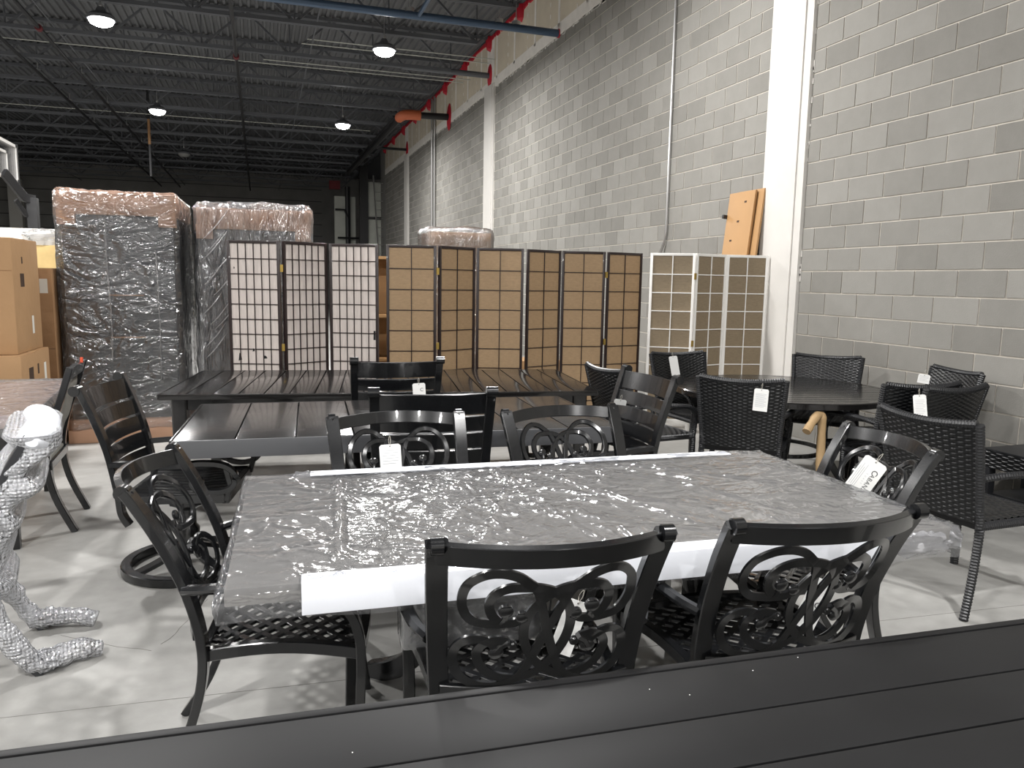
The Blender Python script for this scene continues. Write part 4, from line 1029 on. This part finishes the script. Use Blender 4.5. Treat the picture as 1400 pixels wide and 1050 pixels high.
# ================================================================== hang tags
def text_mesh(txt, size, spacing=1.0):
    cu = D.curves.new('lettering', 'FONT'); cu.body = txt; cu.size = size; cu.align_x = 'CENTER'; cu.align_y = 'CENTER'; cu.space_character = spacing
    ob = D.objects.new('lettering', cu); COL.objects.link(ob)
    dg = bpy.context.evaluated_depsgraph_get(); me = D.meshes.new_from_object(ob.evaluated_get(dg)); D.objects.remove(ob, do_unlink=True)
    return me
def hang_tag(px, py, Y, w_, h_, roll, label, lean=0, lines=0, text=None, yaw=0, mname='tag_white', initial=None):
    c = at_y(px, py, Y); d = (c-CP).normalized()
    ang = math.atan2(d.x, d.y)
    t = empty('hang_tag', c); t.rotation_euler = (0, 0, 0)
    t.matrix_world = Matrix.Translation(c) @ Matrix.Rotation(-ang+yaw, 4, 'Z') @ Matrix.Rotation(lean, 4, 'X') @ Matrix.Rotation(roll, 4, 'Y')
    tag(t, label, 'tag')
    a, b_ = w_/2, h_/2; k = .008
    vs = [(-a, 0, -b_), (a, 0, -b_), (a, 0, b_-k), (a-k, 0, b_), (-a+k, 0, b_), (-a, 0, b_-k)]
    vs = vs+[(x, .001, z) for x, _, z in vs]; n = 6
    MB().add(vs, [tuple(range(n)), tuple(range(2*n-1, n-1, -1))]+[(i, i+n, (i+1) % n+n, (i+1) % n) for i in range(n)]).build('card', mname, t, smooth=False)
    MB().tube(cat([(0, -.001, b_-.008), (.004, -.004, b_+.015), (.002, .0, b_+.035), (-.004, .004, b_+.015), (0, .002, b_-.008)]), .0009, 5).build('string', 'string', t)
    MB().disc((0, -.0004, b_-.008), (0, 1, 0), .0026, 10, .001).build('eyelet', 'ink', t)
    if lines:
        mb = MB()
        for q in range(lines):
            z = b_*.55-q*(1.25*h_/max(lines, 1))*.5; mb.bx(-a*.75, a*(.75-.25*(q % 3 == 2)), -.0006, -.0002, z-.0008, z+.0008)
        mb.build('print', 'ink_pale', t, smooth=False)
    if initial:
        me = text_mesh('C', .03); me.materials.append(M['ink']); o = link('lettering', me, t, (a*.4, -.0008, 0)); o.rotation_euler = (PI/2, 0, 0)
    if text:
        me = text_mesh('C', .030); me.materials.append(M['ink']); me2 = text_mesh('ABANA', .023, 1.15); me2.materials.append(M['ink'])
        me3 = text_mesh('COAST', .0085, 2.3); me3.materials.append(M['ink_pale'])
        for me_, (ox, oz) in ((me, (a*.42, b_*.42)), (me2, (a*.40, -b_*.22)), (me3, (-a*.02, -b_*.1))):
            o = link('lettering', me_, t, (ox, -.0008, oz)); o.rotation_euler = (PI/2, PI/2, 0)
        mb = MB()
        for q in range(4): x = -a*.35-q*.007; mb.bx(x-.0007, x+.0007, -.0006, -.0002, -b_*.7, b_*(.6-.2*(q % 2)))
        mb.build('print', 'ink_pale', t, smooth=False)
    return t
hang_tag(1183, 652, 2.27, .088, .155, .50, 'large white tag lettered CABANA hanging on a scroll-back chair', 0, 0, True, yaw=-.25)
hang_tag(534, 625, 3.02, .085, .105, -.06, 'white card tag with fine print on the scroll-back chair before a slat-back chair', lines=6)
hang_tag(573, 533, 4.73, .08, .085, -.06, 'white card tag hanging on the slat-back chair at the long slatted table', initial=True)
hang_tag(848, 550, 4.02, .072, .04, .12, 'small white tag seen edge-on at the slat-back chair by the rattan chairs', lean=.5)
hang_tag(1040, 547, 3.99, .088, .14, .04, 'tall white card of fine print on the rattan chair nearest the wrapped table', lines=12, yaw=-.2)
hang_tag(1263, 518, 4.20, .075, .065, .12, 'small cream card on the rattan chair against the block wall', lines=4)
hang_tag(1258, 556, 3.45, .07, .14, -.14, 'long white card on the rattan chair overlapping its neighbour', lines=9, yaw=-.2)
hang_tag(922, 500, 5.69, .07, .17, -.2, 'crumpled white tag hanging on the rattan chair before the white-framed screen', lean=.2)
hang_tag(778, 858, 1.83, .062, .17, .30, 'plain white tag hanging inside the scroll chair that holds the grey wrapped box', lean=.1)
hang_tag(1112, 826, 1.75, .062, .17, .32, 'white tag with one large letter hanging inside the scroll chair beside the planked table', lean=.1, initial=True)
